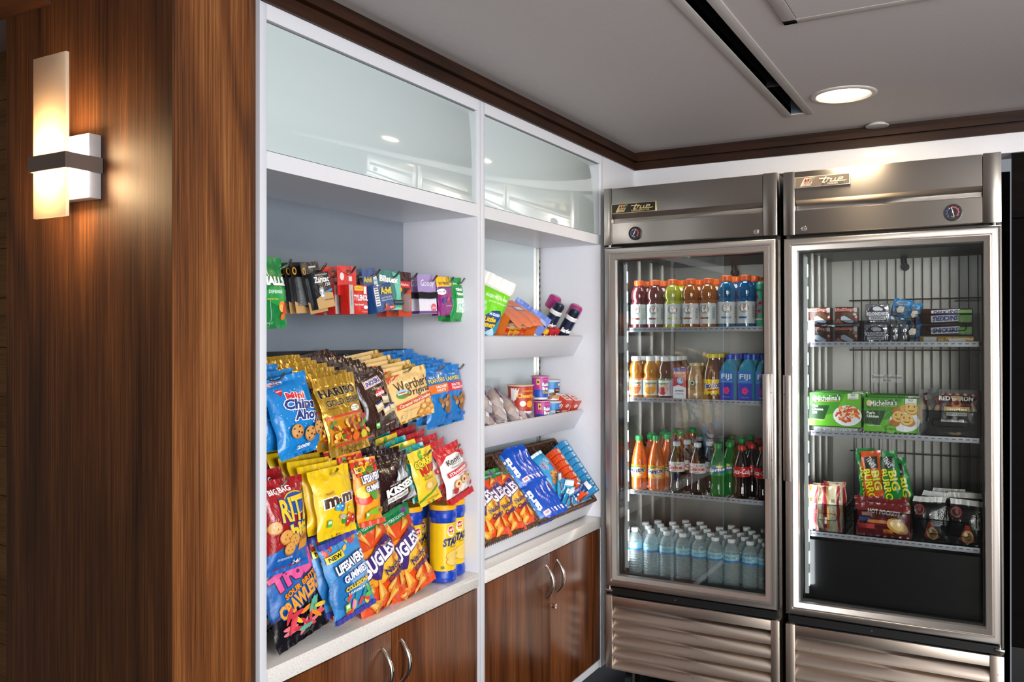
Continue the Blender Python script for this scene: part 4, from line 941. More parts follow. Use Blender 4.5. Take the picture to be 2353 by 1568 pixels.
stack('pain_box', 'medicine_box', (-.066, 1.703, r1), 3, .045, 'red pain reliever box on a red hang card', 'medicine box', 'red medicine boxes in the top row', 2, -1, 0, 2)
stack('blue_pain_box', 'medicine_box', (-.066, 1.795, r1), 3, .045, 'dark blue pain reliever box with yellow lettering', 'medicine box', 'blue medicine boxes in the top row', 6, -9, 4, 4)
stack('lip_card', 'lip_balm_card', (-.068, 1.878, r1), 3, .035, 'teal lip balm card with white lettering', 'lip balm', 'teal lip balm cards', 2, -2, 0, 2)
stack('red_card', 'battery_card', (-.066, 1.945, r1), 3, .04, 'narrow red and black blister card between teal and purple cards', 'battery card', 'narrow red cards in the top row', 2, 0, -8, 2)
stack('hair_card', 'hair_tie_card', (-.066, 2.052, r1), 4, .035, 'purple hair tie card wound with black elastics', 'hair ties', 'purple hair tie cards', 3, -2, -4, 3)
stack('pastille_pouch', 'lozenge_pouch', (-.066, 2.140, r1), 2, .03, 'yellow and magenta lozenge pouch reading 20 PIECES', 'lozenges', 'yellow and magenta pouches', 4, -3, 0, 3)
stack('mint_pouch', 'mint_pouch', (-.066, 2.205, r1), 2, .035, 'green mint pouch at the right end of the top row', 'mints', 'green mint pouches', 3, 0, 0, 3)
r2 = 1.326
stack('cookie_bag', 'cookie_bag', (-.062, 1.468, r2-.002), 5, .045, 'bright blue mini cookie bag printed with chocolate chip cookies', 'cookie bag', 'blue cookie bags at the left of the second row', 15, -9, -6, 5)
stack('gummy_bag', 'gummy_bear_bag', (-.022, 1.602, r2-.004), 7, .030, 'gold gummy bear bag with black lettering', 'candy bag', 'gold gummy bear bags', 14, -5, 0, 3)
stack('chocolate_bag', 'chocolate_bag', (-.050, 1.765, r2+.002), 8, .026, 'dark brown bag of chocolate mini bars', 'candy bag', 'brown chocolate bags in the second row', 15, -10, 0, 6)
stack('caramel_bag', 'caramel_bag', (-.048, 1.925, r2-.002), 7, .028, 'cream and gold caramel candy bag', 'candy bag', 'cream caramel bags', 12, -8, -2, 4)
stack('honey_peanut_bag', 'peanut_bag', (-.050, 2.055, r2), 7, .029, 'blue peanut bag with an orange band', 'peanut bag', 'blue peanut bags with orange bands', 8, -5, -4, 5)
stack('peanut_bag', 'peanut_bag', (-.047, 2.135, r2+.004), 7, .029, 'blue peanut bag with a red band', 'peanut bag', 'blue peanut bags with red bands', 6, -3, -4, 5)
r3 = 1.098
stack('cracker_bag', 'cracker_bag', (-.032, 1.430, r3-.004), 3, .055, 'maroon and blue cheese cracker bag', 'cracker bag', 'maroon cracker bags at the left of the third row', 6, -2, -2, 3)
stack('candy_bag', 'chocolate_candy_bag', (-.035, 1.600, r3-.002), 7, .032, 'yellow chocolate candy bag with brown lettering', 'candy bag', 'yellow candy bags in the third row', 9, -2, 0, 4)
stack('fruit_gummy_bag', 'fruit_gummy_bag', (-.042, 1.735, r3+.004), 5, .042, 'orange and red fruit gummies bag with a yellow NEW flash', 'candy bag', 'orange fruit gummies bags', 9, -3, -12, 4)
stack('kiss_bag', 'chocolate_drop_bag', (-.038, 1.838, r3-.002), 6, .034, 'dark brown milk chocolate drops bag', 'candy bag', 'dark brown chocolate drop bags', 9, -7, 0, 5)
for i in range(7):
    key = 'corn_bag' if i % 2 == 0 else 'teal_corn_bag'; me = PROTO[key][(i//2) % len(PROTO[key])]
    hang(me, 'corn_nut_bag', (-.036-.030*i, 1.978, r3-.001+.0075*i), .156, ('yellow' if i % 2 == 0 else 'teal')+' toasted corn snack bag, '+(['frontmost', 'second', 'third', 'fourth', 'fifth', 'sixth', 'seventh'][i])+' on the corn snack peg', 'snack bag', 'corn snack bags', 10+rv.uniform(-3, 3), -10+rv.uniform(-4, 4), -10+rv.uniform(-6, 6))
stack('berry_cookie_bag', 'strawberry_cookie_bag', (-.036, 2.112, r3-.004), 6, .040, 'red and white strawberry shortbread cookie bag', 'cookie bag', 'red strawberry cookie bags', 9, -13, -4, 3)
r4 = .885
stack('worm_bag', 'gummy_worm_bag', (-.060, 1.462, r4+.060), 1, .05, 'black gummy worm bag with pink lettering over the counter', 'candy bag', None, 9, -11, -4)
stack('worm_bag', 'gummy_worm_bag', (-.14, 1.448, r4+.075), 1, .05, 'black gummy worm bag mostly hidden by the cabinet edge', 'candy bag', None, 9, -6, -4)
stack('blue_gummy_bag', 'blue_gummy_bag', (-.028, 1.622, r4+.040), 6, .034, 'blue fruit gummies bag with a NEW flash', 'candy bag', 'blue fruit gummies bags', 10, -9, -4, 4)
def stand(key, name, foot, label, cat, group, pitch=-12, roll=0, yaw=0, v=0, lift=0.0):
    M = orient(yaw, pitch, roll); return place(PROTO[key][v % len(PROTO[key])], name, Vector(foot)+Vector((0, 0, lift)), M.to_euler(), label, cat, group)
G = 'orange corn snack bags on the counter'
stand('corn_snack_bag', 'corn_snack_bag', (-.025, 1.812, .713), 'orange corn snack bag beside the blue gummies bags', 'snack bag', G, 14, -12, -6)
stand('corn_snack_bag', 'corn_snack_bag', (-.085, 1.775, .713), 'orange corn snack bag behind the one beside the blue gummies', 'snack bag', G, 13, -12, -6, 1)
stand('corn_snack_bag', 'corn_snack_bag', (-.14, 1.745, .713), 'orange corn snack bag deepest in the row beside the blue gummies', 'snack bag', G, 12, -12, -6, 0)
stand('corn_snack_bag', 'corn_snack_bag', (-.028, 1.945, .713), 'orange corn snack bag leaning beside the chip canisters', 'snack bag', G, 15, -14, -10, 1)
stand('corn_snack_bag', 'corn_snack_bag', (-.09, 1.925, .713), 'orange corn snack bag tucked behind the one beside the canisters', 'snack bag', G, 13, -14, -6, 0)
# ---- chip canisters
def canister():
    R = .0385; yel = mat('canister_yellow', '#f5c915', .3, .02, coat=.4); blu = mat('canister_blue', '#1440b4', .28, .02, coat=.5)
    mb = MB(); H = .232
    mb.lathe([(.030, 0), (R+.002, .004), (R+.003, .016), (R+.001, .030), (R-.001, .036)], 48, blu)
    mb.lathe([(R, .036), (R, .176)], 48, yel, caps=False)
    mb.lathe([(R-.001, .176), (R+.0005, .180), (R+.003, .192), (R+.003, .204), (R, .212), (R-.002, .215)], 48, blu, caps=False)
    for i in range(24):
        a = 2*PI*i/24
    A = Art(mb, lambda x, z, l: ((R+l)*math.sin(x/R), -(R+l)*math.cos(x/R), z), .10, .14, .0002, .0002)
    dz = .036/.14
    A.E(.02, dz+.83, .26, .24, I('#f2f0e0')); A.E(.02, dz+.86, .22, .14, I('#c8242a'), 6); A.T("Lay's", .02, dz+.86, .19, .09, I('#ffffff'), bold=.04, rot=6); A.E(.02, dz+.78, .16, .06, I('#f6c81e'))
    A.T('STAX', .06, dz+.61, .62, .17, I('#1d2560'), bold=.07, shear=.3, rot=6, out=I('#f8e88a'), ow=.02); A.T('ORIGINAL', .1, dz+.50, .26, .03, I('#8a6a10'))
    for x, z, r in ((.05, .33, 20), (.10, .26, 5), (.06, .17, -12)): A.E(x, dz+z, .42, .15, I('#d9a93a'), r); A.E(x, dz+z+.008, .38, .13, I('#f2d06a'), r)
    A.R(-.24, dz+.08, .09, .06, I('#8a7a20'))
    me = mb.mesh('body'); cap = MB().lathe([(R-.001, .213), (R+.0015, .214), (R+.002, .226), (R, .229), (R-.004, .2285), (.0001, .2275)], 48, mat('canister_lid', '#f0b20e', .3, .02), caps=False).mesh('lid')
    return me, cap
CAN = canister()
for x, y, yaw, l in ((-.050, 2.115, -20, 'yellow and blue chip canister nearest the counter front edge'), (-.068, 2.190, -20, 'yellow and blue chip canister nearest the white cabinet side'), (-.118, 2.040, -16, 'yellow and blue chip canister behind the leaning orange bag'), (-.155, 2.1175, -16, 'yellow and blue chip canister at the back against the grey board')):
    t = empty('chip_canister', (x, y, .7055), l, 'chip canister', 'chip canisters on the counter', rot=(0, 0, math.radians(90+yaw)))
    for nm, me in (('body', CAN[0]), ('lid', CAN[1])):
        o = bpy.data.objects.new(nm, me); C.objects.link(o); o.parent = t

# ================================================================== GOODS ON THE SLOPED SHELVES
def on_shelf(k, y, up, rise=0.0105, yaw=0, lean=0, roll=0):
    """matrix for goods standing on sloped shelf k; up = metres up the slope from the lip; front (-y of the good) looks out over the lip"""
    xf, zf, L = SH[k]
    p = Vector((xf, y, zf))+SU*(.013+up)+SN*rise
    M = Matrix.Translation(p) @ Matrix.Rotation(TILT, 4, 'Y') @ Matrix.Rotation(math.radians(90+yaw), 4, 'Z') @ Matrix.Rotation(math.radians(-lean), 4, 'X') @ Matrix.Rotation(math.radians(roll), 4, 'Y')
    return M
def setm(o, M): o.matrix_world = M; o.location = M.to_translation(); o.rotation_euler = M.to_euler(); return o
def newo(me, name, M, label=None, cat=None, group=None, parent=None):
    o = bpy.data.objects.new(name, me); C.objects.link(o)
    if parent: o.parent = parent
    else: setm(o, M); tag(o, label, cat, group)
    return o
# --- diapers
def art_diaper(A):
    A.P([(-.5, .42), (.1, .36), (.5, .52), (.5, .80), (-.5, .80)], I('#76d61c')); A.E(-.1, .28, 1.0, .18, I('#bfe6f2'), -15)
    A.T('HOLDS WELL in water', .12, .70, .56, .045, I('#f4fff0'), bold=.03, rot=5); A.T('garden swimpants', .18, .63, .5, .03, I('#e8ffe0'), rot=5)
    A.P([(-.16, .16), (-.08, .36), (.10, .50), (.28, .54), (.36, .46), (.24, .26), (.06, .14), (-.08, .12)], I('#12286a')); A.P([(-.13, .17), (-.06, .35), (.10, .48), (.27, .52), (.33, .46), (.22, .27), (.05, .16), (-.07, .14)], I('#1a5aa8'))
    A.T('HUGGIES', .18, .46, .26, .04, I('#ffffff'), bold=.03, rot=6); A.T('Little', .12, .375, .30, .075, I('#f6c834'), bold=.06, rot=10, out=I('#3a1a08'), ow=.05); A.T('Swimmers', .06, .29, .48, .085, I('#f6c834'), bold=.06, rot=10, out=I('#3a1a08'), ow=.05); A.T('disposable swimpants', .1, .21, .3, .02, I('#d8e8ff'), rot=10)
diaper = [bag('diaper_pack', .165, .235, .10, foil('#2aa2c8', .35), art_diaper, seed=s_, st=.04, wr=.006, band=[(.80, 1.0, I('#eceae6'))]) for s_ in (3, 8)]
for y, up, yaw, r_, l in ((2.425, .050, -34, 4, 'green and blue swim diaper pack with a white folded top, in front'), (2.372, .10, -34, 1, 'green and blue swim diaper pack behind the front one, against the cabinet side')):
    newo(diaper[0 if y > 2.35 else 1], 'diaper_pack', on_shelf(0, y, up, rise=.04, yaw=yaw, roll=r_, lean=17), l, 'diapers', 'swim diaper packs')
newo(bag('orange_pouch', .06, .06, .02, foil('#f0a01c'), lambda A: None), 'snack_pouch', Matrix.Translation((-.14, 2.288, 1.592)) @ Matrix.Rotation(PI/2-.4, 4, 'Z'), 'small orange pouch peeking out above the diapers', 'pouch')
# --- torn-open orange carton of snack packs
org = mat('carton_orange', '#ee7a2a', .45); org2 = mat('carton_coral', '#f08a62', .5); kraft = mat('carton_inside', '#8a5a34', .8)
t = empty('snack_carton', label='orange carton torn open at the front, full of peanut butter cracker packs', cat='carton'); setm(t, on_shelf(0, 2.665, .004, rise=.022))
W_, D_, H_ = .225, .15, .125     # local: x along the shelf, y back, z up
m = MB(); m.box(-W_/2, W_/2, 0, .0015, 0, .035, org); m.box(-W_/2, W_/2, 0, D_, 0, .0015, org)
for s_ in (-1, 1): m.prism([(0, 0), (D_, 0), (D_, H_), (.012, H_), (.004, .04)], s_*W_/2-(.0015 if s_ > 0 else 0), s_*W_/2+(.0015 if s_ < 0 else 0), org, 'yz')
m.box(-W_/2, W_/2, D_-.0015, D_, 0, H_, kraft); m.build('tray', t)
rnd = random.Random(3); m = MB(); N = 40; fr = [(-W_/2+W_*i/N, -.018+rnd.uniform(-.005, .005)*(i % 2)-.01*math.sin(i*.4), H_-.012-.006*math.sin(i*.5)) for i in range(N+1)]
for i in range(N):
    a, b = fr[i], fr[i+1]; m.add([a, b, (b[0], .03, H_+.001), (a[0], .03, H_+.001), (b[0], D_, H_), (a[0], D_, H_)], [(0, 1, 2, 3), (3, 2, 4, 5)], org2)
    m.add([(a[0], a[1], a[2]-.0015), (b[0], b[1], b[2]-.0015), (b[0], .03, H_-.001), (a[0], .03, H_-.001), (b[0], D_, H_-.002), (a[0], D_, H_-.002)], [(3, 2, 1, 0), (5, 4, 2, 3)], kraft)
A = Art(m, lambda x, z, l: (x, .03+z, H_+.001+l), W_, D_-.03, .0003, .0002); A.T('PEANUT BUTTER', -.08, .66, .5, .12, I('#f8d8c8')); A.T('CRACKERS', -.12, .45, .4, .1, I('#f8d8c8')); A.R(.25, .45, .26, .26, I('#4a6ab8')); A.R(.25, .45, .22, .18, I('#f0e8e4'))
m.build('torn_lid', t)
def crk(c1):
    mb = MB(); fn = bag_surf(.036, .085, .022, 5, .010, .008, .001, .0); mb.grid(lambda u, v: fn((u-.5)*.036, v*.085, 0), 8, 14, foil(c1, .25)); mb.grid(lambda u, v: fn((u-.5)*.036, v*.085, 0, -1), 8, 14, foil(c1, .25), flip=True)
    A = Art(mb, fn, .036, .085); A.R(0, .9, .96, .18, I('#e8c8b0')); A.R(0, .45, .7, .3, I('#f08a6a')); A.T('AUSTIN', 0, .5, .6, .08, I('#c8281e')); A.R(0, .72, .8, .05, I('#c8281e')); return mb.mesh('cracker_pack')
ck = [crk('#e8521e'), crk('#e8b22a')]
for i, (x, c_) in enumerate(((-.085, 0), (-.045, 0), (-.006, 1), (.040, 1), (.082, 0))):
    for j in range(2):
        newo(ck[c_], 'cracker_pack', t.matrix_world @ Matrix.Translation((x, .045+j*.045, .002)) @ Matrix.Rotation(math.radians(8*(-1)**i), 4, 'Z'), ('orange' if c_ == 0 else 'yellow')+' wrapped cracker pack inside the torn orange carton', 'cracker pack', ('orange' if c_ == 0 else 'yellow')+' cracker packs in the carton')
# --- lilac packs, red jars, deodorant cans
def art_lilac(A): A.R(.05, .25, .5, .26, I('#f2f0ee')); A.R(.05, .27, .3, .12, I('#b8bcd0')); A.E(0, .75, .7, .2, I('#a9b9ec'))
lil = bag('lilac_pack', .085, .13, .04, foil('#6f8ad6', .35), art_lilac, seed=2); litw = bag('white_pack', .07, .10, .03, foil('#dfe0ee', .35), lambda A: (A.R(0, .3, .8, .2, I('#5a7ad0')), A.E(.1, .6, .3, .12, I('#e8722a'))), seed=5)
for k, (y, up, yaw, me, l) in enumerate(((2.66, .165, -40, lil, 'lilac blue wrapped pack sticking up behind the orange carton'), (2.80, .12, -40, lil, 'lilac blue wrapped pack to the right behind the orange carton'), (2.800, .030, -36, lil, 'lilac blue wrapped pack with a white label, at the shelf lip'), (2.845, .075, -30, litw, 'white and blue pouch between lilac pack and red jars'), (2.89, .14, -20, litw, 'white and blue pouch further back on the top shelf'))):
    newo(me, 'wrapped_pack', on_shelf(0, y, up, rise=.03, yaw=yaw, lean=14, roll=12), l, 'wrapped pack')
clear_box = film_clear('clear_tub', '#e8ecee', .18)
def jar():
    m = MB(); m.lathe([(.016, 0), (.021, .006), (.023, .030), (.022, .045), (.014, .052), (.014, .055)], 24, liquid('red_jelly', '#7a1420', .9)); c = MB(); c.lathe([(.016, .052), (.0165, .068), (.014, .070), (.0001, .070)], 24, mat('red_cap', '#c22128', .3), caps=False); return m.mesh('body'), c.mesh('cap')
jr = jar(); yc = MB().lathe([(.016, .052), (.0165, .068), (.014, .070), (.0001, .070)], 24, mat('yellow_cap', '#f0c01c', .3), caps=False).mesh('cap')
for i, (y, up, c_) in enumerate(((2.880, .004, 1), (2.930, .004, 0), (2.978, .006, 0), (2.915, .055, 0), (2.962, .060, 0))):
    t = empty('jam_jar', label=['small red jar with a yellow cap at the shelf lip', 'small red jar with a red cap beside the yellow capped jar', 'small red jar with a red cap beside the navy cans', 'small red jar with a red cap in the back row, nearer the diapers', 'small red jar with a red cap in the back row, nearer the cans'][i], cat='jar', group='small red jars on the top shelf'); setm(t, on_shelf(0, y, up+.022, rise=.032))
    newo(jr[0], 'body', None, parent=t); newo(yc if c_ else jr[1], 'cap', None, parent=t)
def can(bodyc, capc, navy):
    R = .024; m = MB(); m.lathe([(R-.002, 0), (R, .003), (R, .098), (R-.003, .106), (R-.006, .110)], 36, mat('can_'+bodyc[1:], bodyc, .28, .02, coat=.4))
    A = Art(m, lambda x, z, l: ((R+l)*math.sin(x/R), -(R+l)*math.cos(x/R), z), .075, .10, .0003, .0002)
    if navy: A.P([(-.5, .05), (.5, .15), (.5, .5), (.1, .4), (-.5, .2)], I('#2a5a9a')); A.T('Barbasol', 0, .62, .8, .17, I('#ffffff'), bold=.05, shear=.3, rot=6); A.R(.1, .3, .5, .06, I('#c8d4e0'))
    else: A.T('Suave\npowder', 0, .5, .5, .4, I('#3a3a3e')); A.R(0, .2, .7, .05, I('#a83a7a'))
    c = MB()
    if navy: m.lathe([(R+.0005, .100), (R+.001, .110), (R-.002, .114)], 36, mat('white_ring', '#e8e8ea', .35)); c.lathe([(R-.004, .113), (R-.003, .118), (R-.003, .134), (R-.006, .140), (R-.012, .142), (.0001, .1415)], 36, mat('cap_'+capc[1:], capc, .3, .02), caps=False)
    else: c.lathe([(R+.001, .100), (R+.003, .104), (R+.003, .138), (R-.001, .145), (R-.008, .148), (.0001, .148)], 36, mat('cap_'+capc[1:], capc, .22, .02, coat=.4), caps=False)
    return m.mesh('body'), c.mesh('cap')
nv, pk = can('#16223c', '#131c30', True), can('#c4c0b2', '#a22c74', False)
for y, up, k, l in ((3.060, .006, nv, 'navy shaving cream can with a white ring, front right'), (3.000, .050, nv, 'navy shaving cream can with a white ring, behind and nearer the jars'), (3.112, .030, pk, 'grey spray can with a magenta cap beside the front navy can'), (3.045, .100, pk, 'grey spray can with a magenta cap, at the back')):
    t = empty('spray_can', label=l, cat='spray can'); setm(t, on_shelf(0, y, up+.024, rise=.03, yaw=-35)); t.scale = (1, 1, 1.12); newo(k[0], 'body', None, parent=t); newo(k[1], 'cap', None, parent=t)
# --- middle shelf: cups
def cup(R, H, top, mid_, art, lidc):
    m = MB(); m.lathe([(R*.86, 0), (R*.87, .003), (R*.90, .012), (R*.90, .0121), (R, H-.004), (R+.003, H-.002), (R+.003, H)], 40, None, mats=[white_c, white_c, white_c, mid_, white_c, white_c])
    def fn(x, z, l):
        r = R*(.90+.10*z/H)+l; return (r*math.sin(x/R), -r*math.cos(x/R), z)
    art(Art(m, fn, R*2.6, H, .0003, .0002)); c = MB().lathe([(R+.0035, H-.001), (R+.004, H+.001), (R-.001, H+.0015), (.0001, H+.0012)], 40, mat('cup_lid_'+lidc[1:], lidc, .35), caps=False); return m.mesh('body'), c.mesh('lid')
white_c = mat('cup_white', '#eceae8', .4)
def a_oat(A): A.R(0, .5, 1, .8, I('#b8341c')); A.P([(-.5, .35), (-.5, .9), (-.2, .9), (-.32, .5)], I('#f0ece6')); A.T('HONEY NUT', .1, .80, .4, .06, I('#f6c84a')); A.T('Cheerios', .05, .64, .66, .17, I('#f6c63a'), bold=.03); A.E(.15, .34, .26, .24, I('#f0a02a')); A.E(-.1, .36, .2, .2, I('#f0ece6')); A.R(.0, .12, .9, .05, I('#8a1a12'))
def a_bran(A): A.R(0, .66, 1, .5, I('#b83a9a')); A.R(0, .26, 1, .34, I('#1c54b8')); A.R(-.28, .76, .14, .26, I('#e8d24a')); A.E(-.28, .76, .09, .1, I('#1a1a1a')); A.T('Raisin', .12, .66, .42, .16, I('#ffffff'), bold=.04, out=I('#1a1430'), ow=.05); A.T('Bran', .10, .48, .36, .16, I('#ffffff'), bold=.04, out=I('#1a1430'), ow=.05); A.T('Crunch', .14, .32, .36, .12, I('#f6d22a'), bold=.04, out=I('#1a1430'), ow=.04); A.T("Kellogg's", .16, .86, .3, .07, I('#f09ac0'))
def a_quak(A): A.R(0, .72, 1, .4, I('#3a86c8')); A.R(0, .35, 1, .4, I('#b8d2e8')); A.R(.22, .78, .18, .24, I('#c22a2a')); A.E(.22, .78, .12, .14, I('#f0e6dc')); A.R(.14, .48, .34, .24, I('#4a2416')); A.T('Maple', .14, .50, .22, .07, I('#f0e0c8')); A.E(-.1, .30, .3, .2, I('#5a3018')); A.E(.1, .18, .5, .2, I('#c8905a')); A.E(-.2, .14, .2, .16, I('#7a4a26'))
oat = cup(.048, .105, 0, mat('cup_red', '#b8341c', .4), a_oat, '#e0c8a0'); brn = cup(.032, .088, 0, mat('cup_purple', '#a83490', .4), a_bran, '#c83a7a'); qkr = cup(.038, .078, 0, mat('cup_sky', '#c4dcee', .4), a_quak, '#d8d4cc'); tubl = cup(.045, .07, 0, mat('cup_teal', '#2a5a72', .4), lambda A: (A.R(0, .6, 1, .3, I('#1c4a66')), A.T('BREAKFAST', 0, .6, .4, .12, I('#a8c8d8'))), '#c8c4be')
def place_cup(k, p, yaw, l, grp=None):
    t = empty('cereal_cup', p, l, 'cereal cup', grp, rot=(0, 0, math.radians(90+yaw))); newo(k[0], 'body', None, parent=t); newo(k[1], 'lid', None, parent=t); return t
base_z = 1.075
def sz(x, k=1):  # height of the board top at world x
    xf, zf, _ = SH[k]; return zf+(xf-x)*math.tan(TILT)+.0105/math.cos(TILT)
MM = []
for k_, y, x, dz, l in ((oat, 2.800, -.165, .030, 'large red and white oat cereal cup on the middle shelf'), (brn, 2.915, -.135, .0, 'purple and blue raisin bran cup, lower of two stacked'), (brn, 2.905, -.137, .0925, 'purple and blue raisin bran cup, upper of two stacked'), (qkr, 3.018, -.145, -.005, 'pale blue oatmeal cup, lower of two stacked'), (qkr, 3.012, -.147, .077, 'pale blue oatmeal cup, upper of two stacked'), (tubl, 2.33, -.19, .06, 'teal cup with a pale lid behind the pastries by the cabinet side'), (tubl, 2.42, -.22, .02, 'teal cup with a pale lid further along behind the pastries')):
    place_cup(k_, (x, y, sz(x-.028)+.002+dz), -35, l)
# tea boxes leaning out
def a_box(A): A.R(0, .5, 1, 1, I('#c8402a')); A.E(0, .76, .5, .16, I('#f2ece6')); A.T('Special K', 0, .76, .4, .06, I('#b8281e')); A.R(0, .45, .7, .2, I('#f0e2d6')); A.R(0, .2, .8, .16, I('#e8b89a'))
m = MB(); m.box(-.026, .026, -.0, .05, 0, .10, mat('box_red', '#c23a26', .4), .001); a_box(Art(m, lambda x, z, l: (x, -l, z), .052, .10, .0002, .0002)); A = Art(m, lambda x, z, l: (x, .025+z, .10+l), .052, .05, .0002, .0002); A.R(0, 0, .9, .9, I('#e8dcd4')); A.E(0, 0, .7, .6, I('#c8402a')); A.T('bars', 0, 0, .5, .3, I('#ffffff'))
A = Art(m, lambda x, z, l: (-.026-l, .025-x, z), .05, .10, .0002, .0002); A.R(0, .62, .8, .3, I('#f2e4d8')); 
for i in range(4): A.R(-.3+.2*i, .62, .08, .2, I('#2a2a2a'))
bx = m.mesh('bar_box')
for y, up, l in ((3.115, .010, 'red and white bar box leaning out, nearer the cabinet side wall'), (3.055, .020, 'red and white bar box leaning out, next to the oatmeal cups')):
    newo(bx, 'bar_box', on_shelf(1, y, up, rise=.022, yaw=-6), l, 'bar box', 'red and white bar boxes')
# pastries in clear film
def pastry(seed, col):
    rnd = random.Random(seed); m = MB(); L, Wd = .125, .055
    dg = NT('pastry_crust_%d' % seed); setb(dg.b, col, .6); v = dg.coords((1, 1, 1), 'obj'); n = dg.noise(v, 90, 4, .7); r = dg.ramp(n, 'Fac', [(.3, '#a8703a'), (.6, col), (.8, '#ecc890')]); dg.link(r, 0, dg.b, 'Base Color'); dg.bump(n, 'Fac', .6, .006)
    m.ball((0, 0, .020), L*.42, Wd*.44, .017, dg.m, 8)
    for i in range(3): m.ball((-.03+.03*i, -.004, .030), .017, .018, .009, dg.m, 6)
    f = MB(); 
    def fn(u, v, s_):
        a = (u-.5)*2; b = (v-.5)*2; th = .024*max(0, (1-abs(a)**3))**.6*max(0, (1-abs(b)**3))**.6
        return (a*L*.6, b*Wd*.6*(1-.1*abs(a)), .019+s_*th+noise.noise(Vector((a*6, b*5, seed+s_)))*.003)
    fl_ = film_clear('pastry_film', '#f4f0f4', .34, .12); f.grid(lambda u, v: fn(u, v, 1), 22, 12, fl_); f.grid(lambda u, v: fn(u, v, -1), 22, 12, fl_, flip=True)
    A = Art(f, lambda x, z, l: (x, z*(1 if z < 0 else 1), fn(x/(L*1.2)+.5, z/(Wd*1.2)+.5, 1)[2]+l), L, Wd, .0006, .0002)
    A.P([(-.25, -.48), (.45, -.48), (.45, .0), (.15, .16), (-.05, -.05), (-.25, -.12)], I('#6a2a72')); A.T('DANISH', .12, -.22, .4, .2, I('#f4e8f8')); A.R(-.38, -.2, .16, .3, I('#f0f0f2'))
    return m.mesh('pastry'), f.mesh('wrapper')
PS = [pastry(1, '#d8a45c'), pastry(2, '#e4bc7c')]
rnd = random.Random(21); cnt = 0
spots = [(2.36, .045, .022, 60), (2.44, .045, .022, 62), (2.53, .045, .022, 55), (2.62, .045, .022, 50), (2.71, .045, .022, 58), (2.78, .045, .022, 50), (2.40, .075, .052, 60), (2.50, .075, .052, 52), (2.60, .07, .050, 55), (2.70, .07, .046, 55), (2.42, .11, .080, 60), (2.52, .10, .080, 58), (2.62, .10, .072, 50), (2.50, .13, .105, 62)]
WH = ['nearest the cabinet divider', 'second', 'third', 'fourth', 'fifth', 'rightmost, beside the cereal cups']
for i, (y, up, dz, a) in enumerate(spots):
    rowl = ['front row, lying at the lip', 'second layer', 'third layer', 'on top of the pile'][0 if i < 6 else 1 if i < 10 else 2 if i < 13 else 3]
    ix = i if i < 6 else i-6 if i < 10 else i-10 if i < 13 else 0
    t = empty('wrapped_pastry', label='film wrapped pastry, '+rowl+', '+(WH[ix] if i < 6 else ['nearest the divider', 'second along', 'third along', 'fourth along'][ix]) if i < 13 else 'film wrapped pastry on the very top of the pastry pile', cat='pastry', group='wrapped pastries on the middle shelf')
    setm(t, on_shelf(1, y, up+.022, rise=.0135+dz) @ Matrix.Rotation(math.radians(a+rnd.uniform(-8, 8)), 4, 'Z') @ Matrix.Rotation(math.radians(rnd.uniform(10, 24)), 4, 'X') @ Matrix.Rotation(math.radians(rnd.uniform(-12, 4)), 4, 'Y'))
    k = PS[i % 2]; newo(k[0], 'filling', None, parent=t); newo(k[1], 'wrapper', None, parent=t)
for y, up, l in ((2.30, .05, 'black and red bakery carton corner beside the cabinet divider'),):
    m = MB(); m.box(-.03, .03, -.0, .09, 0, .085, mat('carton_black', '#2a1a18', .4), .001); A = Art(m, lambda x, z, l: (x, -l, z), .06, .085, .0002, .0002); A.R(0, .5, 1, .3, I('#d8402a')); A.T('Otis', 0, .5, .6, .15, I('#ffffff')); A.R(0, .1, 1, .2, I('#c8502a')); newo(m.mesh('bakery_carton'), 'bakery_carton', on_shelf(1, y, up, yaw=-20), l, 'carton')

# --- bottom shelf: basket
wick = NT('dark_wicker'); setb(wick.b, '#2c1c14', .55, coat=.2); v = wick.coords((1, 1, 1), 'obj'); n = wick.noise(v, 120, 3, .6); r = wick.ramp(n, 'Fac', [(.3, '#24140c'), (.52, '#553725'), (.75, '#8a6548')]); wick.link(r, 0, wick.b, 'Base Color'); wick.bump(n, 'Fac', .5, .004); wick = wick.m
BT = math.radians(51)
def on_basket(y): return Matrix.Translation((-.0635, y, .735)) @ Matrix.Rotation(BT, 4, 'Y') @ Matrix.Rotation(PI/2, 4, 'Z')
def weave(m, p0, p1, h, rows, amp=.0022, r=.0026):
    p0, p1 = Vector(p0), Vector(p1); L = (p1-p0).length; d = (p1-p0)/L; nrm = Vector((-d.y, d.x, 0)); n = max(3, int(L/.012))
    for k in range(rows):
        z = h*(k+.5)/rows; pts = [p0+d*(L*i/(n*2))+nrm*(amp*math.cos(PI*i/1+PI*(k % 2)) if i % 1 == 0 else 0)+Vector((0, 0, z)) for i in range(n*2+1)]
        m.tube(pts, r, wick, 5)
    for i in range(n+1): m.tube([p0+d*(L*i/n), p0+d*(L*i/n)+Vector((0, 0, h))], .0018, wick, 5)
def rim(m, p0, p1, z, r=.006):
    p0, p1 = Vector(p0), Vector(p1); L = (p1-p0).length; n = max(4, int(L/.006)); d = (p1-p0)/L
    m.tube([p0+d*L*i/n+Vector((0, 0, z)) for i in range(n+1)], r, wick, 10, rs=[r*(1+.10*(i % 2)) for i in range(n+1)])
